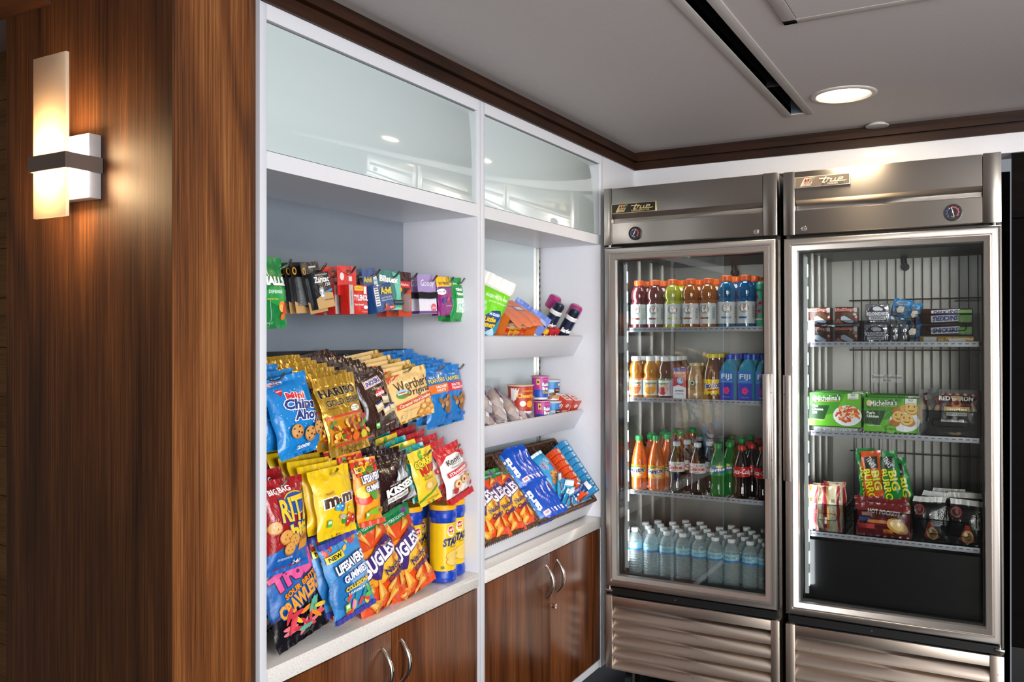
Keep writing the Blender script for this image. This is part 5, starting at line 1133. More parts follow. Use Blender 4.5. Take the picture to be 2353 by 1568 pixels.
def basket(yc, BW, divs, label, BD=.292, BHt=.070):
    bask = empty('wicker_basket', label=label, cat='basket'); setm(bask, on_basket(yc))
    c4 = [(-BW/2, 0, 0), (BW/2, 0, 0), (BW/2, BD, 0), (-BW/2, BD, 0)]; m = MB()
    for i in range(4): weave(m, c4[i], c4[(i+1) % 4], BHt, 11)
    for i in range(28): m.tube([(-BW/2, .005+i*.0105, .004), (BW/2, .005+i*.0105, .004)], .0056, wick, 4)
    m.build('walls', bask); m = MB()
    for i in range(4): rim(m, c4[i], c4[(i+1) % 4], BHt, .0072)
    m.build('rim', bask)
    for x in divs:
        m = MB(); weave(m, (x, .0, 0), (x, BD, 0), BHt-.004, 9); rim(m, (x, 0, 0), (x, BD, 0), BHt-.004, .0045); m.build('divider', bask)
    return bask
bask = basket(2.895, .475, (-.055, .050), 'dark brown wicker basket with dividers, holding boxes and blue packs')
basket(2.465, .34, (), 'dark brown wicker basket behind the orange snack bags, nearest the divider')
BM = bask.matrix_world.copy()
def inb(me, name, x, y, z, rot, l, cat, grp=None): return newo(me, name, BM @ Matrix.Translation((x, y, z)) @ rot, l, cat, grp)
def Rm(z=0, x=0, y=0): return Matrix.Rotation(math.radians(z), 4, 'Z') @ Matrix.Rotation(math.radians(x), 4, 'X') @ Matrix.Rotation(math.radians(y), 4, 'Y')
def lay(a, twist=0):
    """long side up the basket; front turned a degrees above facing left"""
    r = math.radians(a); c_, s_ = math.cos(r), math.sin(r)
    M = Matrix(((s_, c_, 0, 0), (0, 0, 1, 0), (c_, -s_, 0, 0), (0, 0, 0, 1))); return M @ Matrix.Rotation(math.radians(twist), 4, 'Y')
# blue toaster pastry packs, on edge in two rows
def art_pop(A):
    A.R(0, .5, .14, .9, I('#3a8ad8')); A.T('Pop', -.12, .60, .85, .22, I('#ffffff'), bold=.06, rot=90, out=I('#1440a0'), ow=.05); A.T('tarts', .14, .52, .85, .14, I('#ffffff'), bold=.05, rot=90); A.T("Kellogg's", -.3, .75, .3, .06, I('#f08a9a'), rot=90); A.R(.28, .14, .26, .11, I('#f0ecf0')); A.R(.28, .14, .16, .06, I('#d88aa0'))
pop = [bag('pastry_pack', .10, .155, .020, foil('#1a52c2', .22, crink=.25), art_pop, seed=s_, st=.010, sbm=.010, wr=.0012, pinch=.01) for s_ in (4, 9)]
for r_ in range(2):
    for i in range(5):
        inb(pop[(i+r_) % 2], 'toaster_pastry_pack', -.192+.026*i, -.004+.140*r_, .062+.004*r_, lay(38+3*i, -3), 'blue foil toaster pastry pack, '+('near' if r_ == 0 else 'far')+' row, '+['first from the divider', 'second', 'third', 'fourth', 'fifth, beside the cookies'][i], 'toaster pastry', 'blue toaster pastry packs in the basket')
# chocolate chip cookie tray pack
def art_chewy(A): A.R(0, .5, .9, .9, I('#2a9ad0')); A.T('CHEWY', -.2, .62, .5, .12, I('#5a2a7a'), rot=-90, bold=.04, out=I('#ffffff'), ow=.04); A.T('CHIPS', .14, .7, .34, .1, I('#f4f4f4'), rot=-90); A.R(.32, .4, .22, .5, I('#c83a2a')); A.R(0, .95, .9, .07, I('#e4ecf2')); cookie(A, .0, .34, .5); cookie(A, -.14, .2, .45)
chew = bag('cookie_pack', .075, .165, .030, foil('#2494cc', .25), art_chewy, seed=6, wr=.0015, pinch=.02)
inb(chew, 'cookie_pack', .012, .085, .092, lay(66, -6), 'blue chocolate chip cookie pack lying across the basket', 'cookie pack', None)
inb(chew, 'cookie_pack', -.030, .050, .055, lay(60, -4), 'blue cookie pack underneath, mostly covered', 'cookie pack', None)
# granola bar wrappers
rnd = random.Random(5)
def art_bar(A): A.R(0, .86, .96, .2, I('#e8eef2')); A.R(0, .5, .4, .4, I('#1d3f86')); A.R(.1, .3, .6, .1, I('#d8eef8')); A.T('bites', 0, .5, .5, .1, I('#ffffff'), rot=90)
bar_ = [bag('bar_wrapper', .045, .095, .022, foil(c_, .22, crink=.7), art_bar, seed=i+2, wr=.004) for i, c_ in enumerate(('#1f8fc4', '#24468e', '#3fb0d8'))]
for i in range(9):
    inb(bar_[i % 3], 'granola_bar', .005+.028*(i % 4)+rnd.uniform(-.006, .006), .012+.022*(i//4), .035+.014*(i//3), Rm(rnd.uniform(-50, 20), rnd.uniform(-75, -30), rnd.uniform(-25, 25)), 'small blue and white bar wrapper in the heap at the basket front', 'snack bar', 'heap of blue and white bar wrappers')
# stacks of cartons: orange and sky blue
def carton(w_, d_, h_, c1, top, side, n1):
    m = MB(); m.box(-w_/2, w_/2, 0, d_, 0, h_, mat(n1, c1, .4), .0008); top(Art(m, lambda x, z, l: (x, z+d_/2, h_+l), w_, d_, .0002, .0002)); side(Art(m, lambda x, z, l: (-w_/2-l, d_/2-x, z), d_, h_, .0002, .0002)); side(Art(m, lambda x, z, l: (x, -l, z), w_, h_, .0002, .0002)); return m.mesh(n1)
def top_ah(A): A.E(.26, 0, .38, .8, I('#f6d24a')); A.E(.26, 0, .32, .66, I('#f8f4ec')); A.T('Tide', .26, 0, .26, .3, I('#2a3a9a'), bold=.05, rot=90); A.T('detergent\nsingle load', -.22, 0, .34, .4, I('#c8452a'), rot=0)
def side_ah(A):
    for i in range(7): A.R(.0, .2+.1*i, .03+.5*((i*3) % 4)/4+.2, .018, I('#5a1a10'))
def top_sn(A): A.E(.1, .0, .5, .8, I('#a8dcf4')); A.T('snuggle', .12, .0, .5, .36, I('#3a3a8a'), bold=.04, out=I('#ffffff'), ow=.06, rot=0)
def side_sn(A):
    for i in range(6): A.R(.0, .25+.1*i, .6, .016, I('#bfe0f4'))
cA = carton(.052, .0245, .098, '#f0541e', top_ah, side_ah, 'detergent_box'); cB = carton(.050, .0245, .112, '#2a8ecb', top_sn, side_sn, 'softener_box')
num = ['nearest the basket front', 'second from the basket front', 'third from the basket front', 'fourth from the basket front', 'fifth from the basket front', 'sixth from the basket front', 'seventh from the basket front', 'furthest from the basket front', 'ninth and topmost']
for i in range(8): inb(cA, 'detergent_box', .122+.0005*i, .020+.0275*i, .010, Rm(0, 0, 0), 'small orange detergent box, '+num[i], 'detergent box', 'row of orange detergent boxes')
for i in range(9): inb(cB, 'softener_box', .188+.001*i, .016+.0268*i, .010+.0004*i, Rm(0, 0, 0), 'small sky blue softener box, '+(num[i] if i < 7 else ['eighth from the basket front', 'ninth, furthest back'][i-7]), 'softener box', 'row of sky blue softener boxes')
# orange corn snack bags in the near basket
for i, (x, y, z, pitch, yaw, r_, v_) in enumerate(((-.012, 2.365, .772, 36, -14, -6, 0), (-.016, 2.465, .770, 36, -18, -8, 1), (-.026, 2.565, .770, 37, -20, -10, 0), (-.135, 2.36, .85, 34, -14, -8, 1))):
    M = Matrix.Translation((x, y, z)) @ orient(yaw, pitch, r_).to_4x4()
    o = newo(PROTO['corn_snack_bag'][v_], 'corn_snack_bag', M, 'orange corn snack bag on the bottom shelf, '+['nearest the cabinet divider', 'middle of the front three', 'against the basket of boxes', 'behind the front three'][i], 'snack bag', 'orange corn snack bags on the bottom shelf'); o.scale = (.90, .90, 1.0)

# ================================================================== DRINKS IN THE REFRIGERATOR
capm = lambda c: mat('cap_'+c[1:], c, .35, .03)
def curved(R, H, m, off=0.0): return Art(m, lambda x, z, l: ((R+off+l)*math.sin(x/(R+off)), -(R+off+l)*math.cos(x/(R+off)), z), R*2*1.45, H, .0003, .0002)
def lathed(prof, n, m, mats=None):
    return m
def bottle(key, prof, body, cap_prof, capc, label=None, n=28, ribs=0):
    m = MB(); m.lathe(prof, n, body)
    if label: label(m)
    c = MB(); c.lathe(cap_prof, 24, capm(capc)); 
    for i in range(12):
        a = 2*PI*i/12; r, z0, z1 = cap_prof[1][0], cap_prof[1][1], cap_prof[2][1]
        c.box(-.0006, .0006, r-.0002, r+.0006, z0+.002, z1-.002, capm(capc), M=Matrix.Rotation(a, 4, 'Z'))
    return (m.mesh(key), c.mesh('cap'))
def band(m, R, z0, z1, mt, n=28, d=.0004): m.lathe([(R+d, z0), (R+d, z1)], n, mt, caps=False)
def L_sport(colr):
    def f(m):
        R = .0335; band(m, R, .018, .098, mat('label_silver', '#c9ccd0', .3, .03)); A = curved(R, .20, m, .0006)
        A.E(.0, .37, .40, .17, I('#8a9096')); A.T('G', .0, .375, .24, .17, I('#f2f3f4'), bold=.08, out=I('#9aa0a6'), ow=.03); A.P([(-.02, .33), (.02, .36), (.08, .42), (.04, .42), (-.03, .37)], I('#e8641e')); A.R(-.02, .20, .36, .035, I(colr)); A.R(.38, .3, .14, .25, I('#a8acb0'))
        for i in range(4): A.R(.38, .22+.05*i, .11, .012, I('#5a5e64'))
    return f
PS_ = [(.028, 0), (.033, .004), (.0335, .016), (.0335, .100), (.0315, .106), (.029, .112), (.0315, .118), (.0335, .126), (.0335, .138), (.031, .152), (.024, .166), (.0185, .172), (.018, .180)]
CP_S = [(.0185, .174), (.0195, .176), (.0195, .193), (.0175, .1955), (.0001, .1955)]
K = {}
for nm, c_, lc in (('maroon', '#6e2a30', '#7a2028'), ('lime', '#b9bf2e', '#a8b02a'), ('amber', '#a8601e', '#8a4a1e'), ('blue', '#136a9c', '#1a5a94'), ('deep_blue', '#0a5f9e', '#1a5a94')):
    K['sport_'+nm] = bottle('sports_drink', PS_, liquid('drink_'+nm, c_, .72), CP_S, '#e8641e', L_sport(lc))
def L_juice(c1, c2, fruit, topc):
    def f(m):
        R = .0285; band(m, R, .012, .078, mat('label_'+c1[1:], c1, .35, .03)); A = curved(R, .17, m, .0006); A.R(0, .44, 1, .03, I(topc)); A.E(.0, .24, .62, .30, I(fruit)); A.E(.0, .34, .4, .12, I('#f6e4c0')); A.T('Tropicana', .0, .345, .62, .07, I('#0f6a3a'), bold=.04, rot=3, out=I('#f4f4ea'), ow=.03); A.T('100% JUICE', .02, .27, .5, .03, I('#f4efe4')); A.R(.4, .25, .1, .3, I(c2))
    return f
PJ = [(.024, 0), (.028, .004), (.0285, .010), (.0285, .080), (.025, .086), (.0235, .092), (.0265, .100), (.0275, .112), (.024, .130), (.018, .143), (.0165, .150)]
CP_J = [(.0175, .147), (.0185, .149), (.0185, .163), (.0170, .1655), (.0001, .1655)]
K['juice_a'] = bottle('juice_bottle', PJ, liquid('juice_a', '#a86a1e', .85), CP_J, '#dfe2e4', L_juice('#e0d8cc', '#7ab0d0', '#d2652a', '#e06a2a'))
K['juice_b'] = bottle('juice_bottle', PJ, liquid('juice_b', '#d08a1e', .88), CP_J, '#dfe2e4', L_juice('#ece6da', '#7ab0d0', '#f0a01e', '#e8782a'))
K['juice_c'] = bottle('juice_bottle', PJ, liquid('juice_c', '#6a3a1c', .75), CP_J, '#dfe2e4', L_juice('#dfe0ea', '#a8b0d0', '#a82a22', '#2a9a4a'))
def L_coffee(m): A = curved(.028, .14, m, .0003); A.E(.0, .42, .26, .155, I('#0f5a38')); A.E(.0, .42, .20, .12, I('#e8ece4')); A.E(.0, .42, .10, .08, I('#0f5a38')); A.T('coffee', .0, .26, .3, .03, I('#7a5a3a')); A.R(.12, .14, .12, .06, I('#f4f0e8'))
K['coffee'] = bottle('coffee_bottle', [(.024, 0), (.028, .004), (.0285, .060), (.026, .084), (.0195, .104), (.018, .112), (.019, .118)], liquid('coffee_milk', '#b08a5e', .97), [(.0185, .116), (.0205, .117), (.0205, .127), (.019, .128), (.0001, .128)], '#c9b48a', L_coffee)
def L_choc(m):
    R = .030; band(m, R, .018, .070, mat('label_yellow', '#f2cf12', .35, .03)); A = curved(R, .17, m, .0006); A.T('Yoo-hoo', .0, .30, .70, .12, I('#2438a0'), bold=.05, rot=8, shear=.2, out=I('#ffffff'), ow=.04); A.R(.05, .21, .4, .03, I('#c82a2a'), 5); A.R(0, .12, 1, .03, I('#3a2010'))
    for i in range(7): A.E(-.45+.15*i, .135, .08, .05, I('#f2cf12'))
K['choc'] = bottle('chocolate_milk_bottle', [(.026, 0), (.030, .005), (.030, .078), (.028, .095), (.021, .122), (.0175, .134), (.0175, .142)], liquid('choc_milk', '#6e4322', .95), [(.0185, .140), (.0205, .142), (.0205, .153), (.019, .155), (.0001, .155)], '#e6cf1e', L_choc)
# square water bottle
def square_bottle():
    m = MB(); g = liquid('blue_water', '#4fbbe0', .5); N = 32
    def sq(a, w, r):   # rounded square radius
        c_, s_ = math.cos(a), math.sin(a); return w/max(abs(c_), abs(s_))*(1-.16*(abs(c_*s_)*2)**3)
    prof = [(.026, 0, 1), (.0275, .004, 1), (.0275, .108, 1), (.026, .120, .8), (.020, .134, .4), (.0125, .145, 0), (.0125, .152, 0)]
    rings = []
    for w_, z, k_ in prof: rings.append([((sq(2*PI*i/N, w_, 0)*k_+w_*(1-k_))*math.cos(2*PI*i/N), (sq(2*PI*i/N, w_, 0)*k_+w_*(1-k_))*math.sin(2*PI*i/N), z) for i in range(N)])
    for a, b in zip(rings[:-1], rings[1:]): m.add(a+b, [(i, (i+1) % N, N+(i+1) % N, N+i) for i in range(N)], g)
    m.add(rings[0], [tuple(range(N))[::-1]], g)
    A = Art(m, lambda x, z, l: (x, -.0278-l, z), .052, .152, .0002, .0002); A.R(0, .36, 1, .68, I('#2a44b8')); A.R(0, .56, 1, .28, I('#2a76d0')); A.T('FIJI', 0, .56, .74, .15, I('#eef6fb'), bold=.02); A.R(0, .46, .8, .008, I('#a8c8ec'))
    for i in range(5): A.E(.06*math.cos(1.257*i)*1.9, .25+.06*math.sin(1.257*i)*.75, .24, .085, I('#e0408a'), 72*i)
    A.E(0, .25, .12, .04, I('#c8203a')); A.T('NATURAL WATER', 0, .10, .5, .02, I('#c8d8f0'))
    c = MB(); c.lathe([(.0135, .147), (.0142, .149), (.0142, .163), (.013, .165), (.0001, .165)], 24, capm('#1c4cc8')); return m.mesh('water_bottle'), c.mesh('cap')
K['square'] = square_bottle()
def milk_carton():
    m = MB(); m.box(-.025, .025, -.022, .022, 0, .122, mat('milk_red', '#c8242c', .35), .002); A = Art(m, lambda x, z, l: (x, -.022-l, z), .05, .122, .0002, .0002); A.P([(-.5, 0), (.5, 0), (.5, .38), (-.1, .46), (-.5, .40)], I('#f0f0f4')); A.R(0, .95, 1, .08, I('#2a6ab8')); A.T('HORIZON', 0, .84, .86, .09, I('#ffffff'), bold=.03, out=I('#7a1018'), ow=.03, arc=.002); A.R(.0, .75, .7, .05, I('#e8c06a')); A.T('ORGANIC', 0, .75, .6, .035, I('#7a2a1a')); A.E(.05, .60, .5, .22, I('#8ac8f0')); A.E(.1, .58, .3, .1, I('#f6f6f6')); A.E(.15, .6, .1, .05, I('#2a2a2a')); A.T('organic', 0, .27, .66, .08, I('#2a5ab0'), bold=.04); A.T('lowfat milk', 0, .18, .6, .045, I('#3a8ac0'))
    c = MB(); c.cyl((.008, .005, .122), (.008, .005, .126), .006, capm('#f0f0f0'), 14); return m.mesh('milk_carton'), c.mesh('cap')
K['milk'] = milk_carton()
# sodas: contoured and straight
def contour(h=.195, R=.031): 
    return [(.020, .004), (.026, 0), (.0305, .010), (.031, .022), (.0275, .045), (.0275, .060), (.031, .085), (.0312, .120), (.0285, .134), (.020, .158), (.0125, .176), (.0125, .186)]
CP_C = [(.0135, .182), (.0142, .184), (.0142, .197), (.013, .199), (.0001, .199)]
def L_band(z0, z1, base, art, R=.0314):
    def f(m):
        band(m, R, z0, z1, mat('wrap_'+base[1:], base, .3, .03)); A = Art(m, lambda x, z, l: ((R+.0008+l)*math.sin(x/R), -(R+.0008+l)*math.cos(x/R), z0+z), R*2*1.4, z1-z0, .0003, .0002); art(A)
    return f
def a_coke(A): A.T('Coca-Cola', .0, .55, .86, .5, I('#ffffff'), bold=.015, shear=.35); A.R(.0, .15, .4, .05, I('#5a0a0c')); A.R(.42, .3, .08, .3, I('#f0e0e0'))
def a_diet(A): A.T('Diet', .14, .80, .30, .22, I('#3a3a3e'), shear=.3); A.T('Coke', -.02, .45, .78, .42, I('#c8242a'), bold=.04); A.R(0, .12, .3, .05, I('#5a5a60'))
def a_fanta(A): A.E(.0, .45, .8, .8, I('#f8c06a')); A.E(.15, .25, .44, .36, I('#f08a1e')); A.E(.15, .25, .3, .24, I('#fbd28a')); A.E(-.05, .85, .5, .14, I('#3a9a3a'), 8); A.T('Fanta', .0, .58, .78, .36, I('#1f2a72'), bold=.05, rot=6, out=I('#ffffff'), ow=.05); A.R(.4, .75, .14, .2, I('#5ab04a'))
def a_sprite(A): A.E(0, .55, .86, .62, I('#1d5ab0')); A.E(.12, .85, .3, .22, I('#f2d81e')); A.T('Sprite', 0, .5, .74, .42, I('#ffffff'), bold=.04, rot=8, shear=.15, out=I('#12408a'), ow=.04)
K['coke'] = bottle('soda_bottle', contour(), liquid('cola', '#140605', .95), CP_C, '#d42a22', L_band(.084, .122, '#d2141e', a_coke))
K['diet'] = bottle('soda_bottle', contour(), liquid('diet_cola', '#1d0f0b', .82), CP_C, '#c9ccd0', L_band(.084, .122, '#d8dade', a_diet))
PSF = [(.022, .003), (.028, 0), (.0305, .008), (.031, .030), (.0305, .050), (.0305, .095), (.029, .115), (.022, .150), (.0135, .178), (.0125, .190)]
CP_F = [(.0135, .186), (.0142, .188), (.0142, .203), (.013, .205), (.0001, .205)]
K['fanta'] = bottle('soda_bottle', PSF, liquid('orange_soda', '#d4641a', .82), CP_F, '#1f9a54', L_band(.046, .096, '#ef8f22', a_fanta, .0310))
K['sprite'] = bottle('soda_bottle', [(.020, .004), (.027, 0), (.031, .012), (.0305, .030), (.0275, .048), (.0285, .065), (.0312, .085), (.0312, .125), (.0285, .138), (.020, .160), (.0125, .178), (.0125, .188)], liquid('green_soda', '#1f9a48', .45), [(p, q-.003) for p, q in CP_F], '#1d9a4c', L_band(.082, .122, '#1a9450', a_sprite))
K['dark_soda'] = bottle('soda_bottle', contour(), liquid('dark_soda', '#140a08', .9), CP_C, '#1a6a3a', L_band(.084, .122, '#1d6a54', lambda A: None))
K['grey_soda'] = bottle('soda_bottle', contour(), liquid('diet_cola', '#1d0f0b', .82), CP_C, '#8f949a', L_band(.084, .122, '#c4c8cc', lambda A: None))
# tall tea can
def tea():
    m = MB(); m.lathe([(.026, 0), (.030, .006), (.030, .165), (.027, .172)], 32, mat('tea_green', '#4fc09a', .3, .03, coat=.4)); A = curved(.030, .17, m, .0003); A.T('Arizona', -.2, .85, .5, .08, I('#1a6a4a'), bold=.03)
    for x, z in ((-.25, .68), (-.05, .55), (-.3, .5), (-.1, .38), (-.3, .3)): A.E(x, z, .26, .10, I('#d83a7a'), 30); A.E(x, z, .1, .04, I('#2a1a22'))
    A.R(-.1, .2, .5, .03, I('#f0e8d0')); c = MB(); c.lathe([(.027, .172), (.0265, .176), (.024, .174), (.0001, .173)], 28, chrome, caps=False); return m.mesh('tea_can'), c.mesh('rim')
K['tea'] = tea()
# water bottle with ridges
wp = [(.024, .002), (.029, 0), (.0305, .006)]
for i in range(8): wp += [(.0305, .010+.0105*i), (.0278, .0145+.0105*i), (.0305, .0185+.0105*i)]
wp += [(.0308, .098), (.0308, .126), (.0290, .134), (.0240, .150), (.0160, .163), (.0122, .168), (.0122, .174)]
clear_w = film_clear('water_plastic', '#e6f2f5', .20, .04)
def L_water(m):
    band(m, .0312, .098, .128, mat('water_label', '#9ecfdb', .25, .03)); band(m, .0316, .096, .104, mat('water_label_blue', '#3a86cc', .3, .03)); A = Art(m, lambda x, z, l: ((.0318+l)*math.sin(x/.0318), -(.0318+l)*math.cos(x/.0318), .1+z), .088, .028, .0002, .0002); A.T('spring water', 0, .55, .7, .4, I('#3a8ab0')); A.E(.3, .5, .1, .2, I('#e8f6fa'))
K['water'] = bottle('water_bottle', wp, clear_w, [(.0135, .168), (.0145, .169), (.0145, .181), (.0135, .183), (.0001, .183)], '#e6eaec', L_water, n=32)
KN = {'juice': 'juice_bottle'}
PART2 = {'tea': 'rim'}
def drink(key, x, y, z, label, cat, group=None, yaw=0, sc=1.0, lid='cap'):
    me = K[key]; o = bpy.data.objects.new(me[0].name.split('.')[0], me[0]); C.objects.link(o); o.location = (x, y, z); o.rotation_euler = (0, 0, math.radians(yaw)); o.scale = (sc, sc, sc); tag(o, label, cat, group)
    c = bpy.data.objects.new(lid, me[1]); C.objects.link(c); c.parent = o; return o
rd_ = random.Random(77)
def lean(x, z): return x-.0052*(z-1.0)   # follows the cabinet's slight lean
Y1 = 3.252
zs = {1: 1.4602, 2: 1.1842, 3: .8172, 4: .4792}
O_ = ['first', 'second', 'third', 'fourth', 'fifth', 'sixth', 'seventh', 'eighth', 'ninth']
# top shelf: sports drinks, three deep
cols = [('sport_maroon', 'dark red', .129), ('sport_maroon', 'dark red', .199), ('sport_lime', 'lime yellow', .274), ('sport_amber', 'amber', .346), ('sport_amber', 'amber', .416), ('sport_blue', 'blue', .488), ('sport_deep_blue', 'deep blue', .561)]
for i, (k, cn, x) in enumerate(cols):
    for r_ in range(3):
        drink(k, x+(.012 if r_ else 0)+rd_.uniform(-.003, .003), Y1+.074*r_, zs[1], (cn+' sports drink, '+O_[i]+' from the hinge side, in the front row') if r_ == 0 else cn+' sports drink, '+O_[i]+' from the hinge side, '+('second row' if r_ == 1 else 'third row'), 'sports drink', 'sports drinks on the top refrigerator shelf', rd_.uniform(-12, 20) if r_ == 0 else rd_.uniform(-60, 60), .99 if i < 5 else 1.03)
drink('tea', .627, Y1+.004, zs[1], 'green and pink iced tea can at the right end of the top refrigerator shelf', 'iced tea', None, -10, lid='rim')
# second shelf
for i, (k, x, l, cat, n) in enumerate((('juice_a', .119, 'brown orange juice bottle with an orange label, at the hinge side', 'juice', 4), ('juice_b', .180, 'bright orange juice bottle, second from the hinge side', 'juice', 4), ('juice_c', .241, 'apple juice bottle with a green topped label', 'juice', 4), ('milk', .303, 'red and white organic milk carton between juice and coffee', 'milk carton', 2), ('coffee', .364, 'cream coloured bottled coffee drink with a round green emblem', 'coffee drink', 3), ('choc', .430, 'chocolate milk bottle with a yellow label and cap', 'chocolate milk', 3), ('square', .497, 'blue square water bottle with a pink flower, next to the chocolate milk', 'water bottle', 4), ('square', .565, 'blue square water bottle with a pink flower, second from the right', 'water bottle', 4), ('square', .630, 'blue square water bottle at the right end, cut by the door frame', 'water bottle', 4))):
    for r_ in range(n):
        ll = l if r_ == 0 else [' ', 'second', 'third', 'fourth'][r_]+' row '+{'juice_a': 'brown orange juice', 'juice_b': 'bright orange juice', 'juice_c': 'apple juice', 'milk': 'milk carton', 'coffee': 'coffee drink', 'choc': 'chocolate milk', 'square': 'blue square water'}[k]+' behind the '+O_[i]+' front bottle'
        drink(k, x+(.008 if r_ else 0)+rd_.uniform(-.002, .002), Y1-.004+.066*r_, zs[2], ll, cat, 'drinks on the second refrigerator shelf', rd_.uniform(-8, 16) if r_ == 0 else rd_.uniform(-40, 40), (1.0, 1.1, 1.1, 1.12, 1.04, 1.12, 1.12)[0] if k.startswith('jui') else {'milk': 1.0, 'coffee': 1.12, 'choc': 1.16, 'square': 1.08}[k])
# third shelf
cols = [('fanta', .129, 'fanta', 1.04), ('fanta', .201, 'fanta', 1.06), ('diet', .285, 'diet', 1.0), ('diet', .372, 'diet', 1.0), ('sprite', .455, 'sprite', 1.0), ('coke', .541, 'coke', 1.0), ('coke', .620, 'coke', 1.0)]
nm = {'fanta': 'orange soda with green cap', 'diet': 'diet cola with silver label', 'sprite': 'green lemon soda', 'coke': 'red labelled cola', 'grey_soda': 'diet soda with a grey cap', 'dark_soda': 'dark soda with a green cap'}
for i, (k, x, kk, sc) in enumerate(cols):
    for r_ in range(6):
        kk = k if (r_ < 2 or k != 'diet') else ('grey_soda' if (r_+i) % 2 else 'dark_soda')
        if k == 'fanta' and r_ > 3: kk = 'fanta'
        drink(kk, x+(.022 if r_ % 2 else 0)+.004*r_*(0 if i > 4 else 1)+rd_.uniform(-.004, .004), Y1+.067*r_, zs[3], nm[kk]+', '+O_[i]+' column from the hinge, '+('front' if r_ == 0 else O_[r_])+' row', 'soda bottle', 'soda bottles on the third refrigerator shelf', rd_.uniform(-10, 14) if r_ == 0 else rd_.uniform(-90, 90), sc)
# bottom: water
xs = [.116, .181, .246, .311, .376, .441, .506, .571, .632]
for r_ in range(5):
    for i, x in enumerate(xs[: 9 if r_ % 2 == 0 else 8]):
        if r_ == 4 and i in (0, 1, 4): continue
        drink('water', x+(.032 if r_ % 2 else 0)+rd_.uniform(-.003, .003), Y1+.058*r_, zs[4], 'small clear water bottle, '+O_[i]+' from the hinge side, '+('front' if r_ == 0 else O_[r_])+' row on the fridge floor', 'water bottle', 'small water bottles on the refrigerator floor', rd_.uniform(-60, 60), .98)

# ================================================================== FOOD IN THE FREEZER
Y2 = 3.225
def box_good(name, w_, h_, d_, m0, artf, bev=.002, extra=None):
    m = MB(); m.box(-w_/2, w_/2, 0, d_, 0, h_, m0, bev); artf(Art(m, lambda x, z, l: (x, -l, z), w_, h_, .0002, .0002))
    if extra: extra(m)
    return m.mesh(name)
def put(me, name, x, y, z, l, cat, grp=None, yaw=0, pitch=0, roll=0):
    o = bpy.data.objects.new(name, me); C.objects.link(o); o.location = (x, y, z); o.rotation_euler = Euler((math.radians(pitch), math.radians(roll), math.radians(yaw))); return tag(o, l, cat, grp)
bin_m = pane_mat('clear_bin_plastic', '#f0f2f4', .05)
def bin_(x, w_, z, h_, d_, l):
    m = MB(); t_ = .002
    m.box(-w_/2, w_/2, 0, t_, 0, h_, bin_m); m.box(-w_/2, w_/2, d_-t_, d_, 0, h_, bin_m); m.box(-w_/2, -w_/2+t_, t_, d_-t_, 0, h_, bin_m); m.box(w_/2-t_, w_/2, t_, d_-t_, 0, h_, bin_m); m.box(-w_/2, w_/2, 0, d_, -.0005, .0015, bin_m)
    pts = []; 
    for i in range(24):
        a = 2*PI*i/24; r_ = .012; cx = (w_*.30-r_)*(1 if math.cos(a) > 0 else -1); pts.append((cx+r_*math.cos(a), -.0008, h_*.55+r_*math.sin(a)))
    m.tube(pts, .0011, bin_m, 6, True); m.tube([(-w_/2, 0, h_), (w_/2, 0, h_)], .0018, bin_m, 6)
    return put(m.mesh('clear_bin'), 'clear_bin', x, Y2-.006, z, l, 'clear bin', 'clear plastic bins in the freezer')
# ice cream sandwiches
def a_fat(A): A.P([(-.5, .05), (-.1, 0), (-.35, .3)], I('#b86a5a')); A.E(.12, .42, .66, .46, I('#5a3a22'), -25); A.P([(-.22, .42), (-.08, .48), (.32, .16), (.26, .04), (.08, .06), (-.22, .22)], I('#b8c8dc')); A.T('FatBoy', -.06, .82, .78, .20, I('#d83a2a'), bold=.05, out=I('#f4ece4'), ow=.06, rot=2); A.R(.40, .82, .15, .28, I('#d0cdc8')); A.E(.42, .4, .14, .2, I('#c8322a')); A.E(.42, .4, .08, .12, I('#e8e4e0'))
fat = box_good('ice_cream_sandwich', .078, .060, .05, foil('#4b2a22', .3), a_fat, .006)
for x, lx in ((.828, 'left column'), (.919, 'right column')):
    for z, lz in ((zs_ := 1.4075, 'bottom'), (1.4075+.062, 'middle'), ):
        put(fat, 'ice_cream_sandwich', x, Y2, z+(.005 if z > 1.41 else 0), 'brown wrapped ice cream sandwich, '+lx+', '+('lower' if z < 1.41 else 'upper'), 'ice cream', 'stacked ice cream sandwiches', rd_.uniform(-3, 3))
bin_(.874, .184, 1.4062, .080, .22, 'clear bin holding brown ice cream sandwiches')
def a_klon(A): A.E(0, .60, .72, .62, I('#3a3256')); A.R(0, .45, .74, .2, I('#b9bcc2')); A.E(-.02, .74, .34, .24, I('#eceef2')); A.E(.15, .70, .16, .16, I('#eceef2')); A.T('KLONDIKE', 0, .47, .88, .20, I('#f4f4f8'), bold=.05, out=I('#3a3256'), ow=.08); A.R(0, .24, .74, .22, I('#3a3256')); A.R(0, .24, .70, .17, I('#e4e4ea')); A.T('ORIGINAL', .02, .24, .56, .12, I('#3a3256'), bold=.03)
silv = foil('#c4c6ca', .18, .9, .9, tag='s'); kl = box_good('ice_cream_bar', .078, .066, .022, silv, a_klon, .004); ks = box_good('ice_cream_bar', .026, .068, .07, silv, lambda A: None, .006)
put(kl, 'ice_cream_bar', 1.016, Y2, 1.4075, 'silver foil ice cream bar with a white bear, lower of two', 'ice cream'); put(kl, 'ice_cream_bar', 1.020, Y2+.01, 1.478, 'silver foil ice cream bar with a white bear, upper of two', 'ice cream')
for i in range(5): put(kl, 'ice_cream_bar', 1.018, Y2+.035+.03*i, 1.4075, 'silver foil ice cream bar standing behind the front one, '+O_[i+1]+' back', 'ice cream', 'silver ice cream bars')
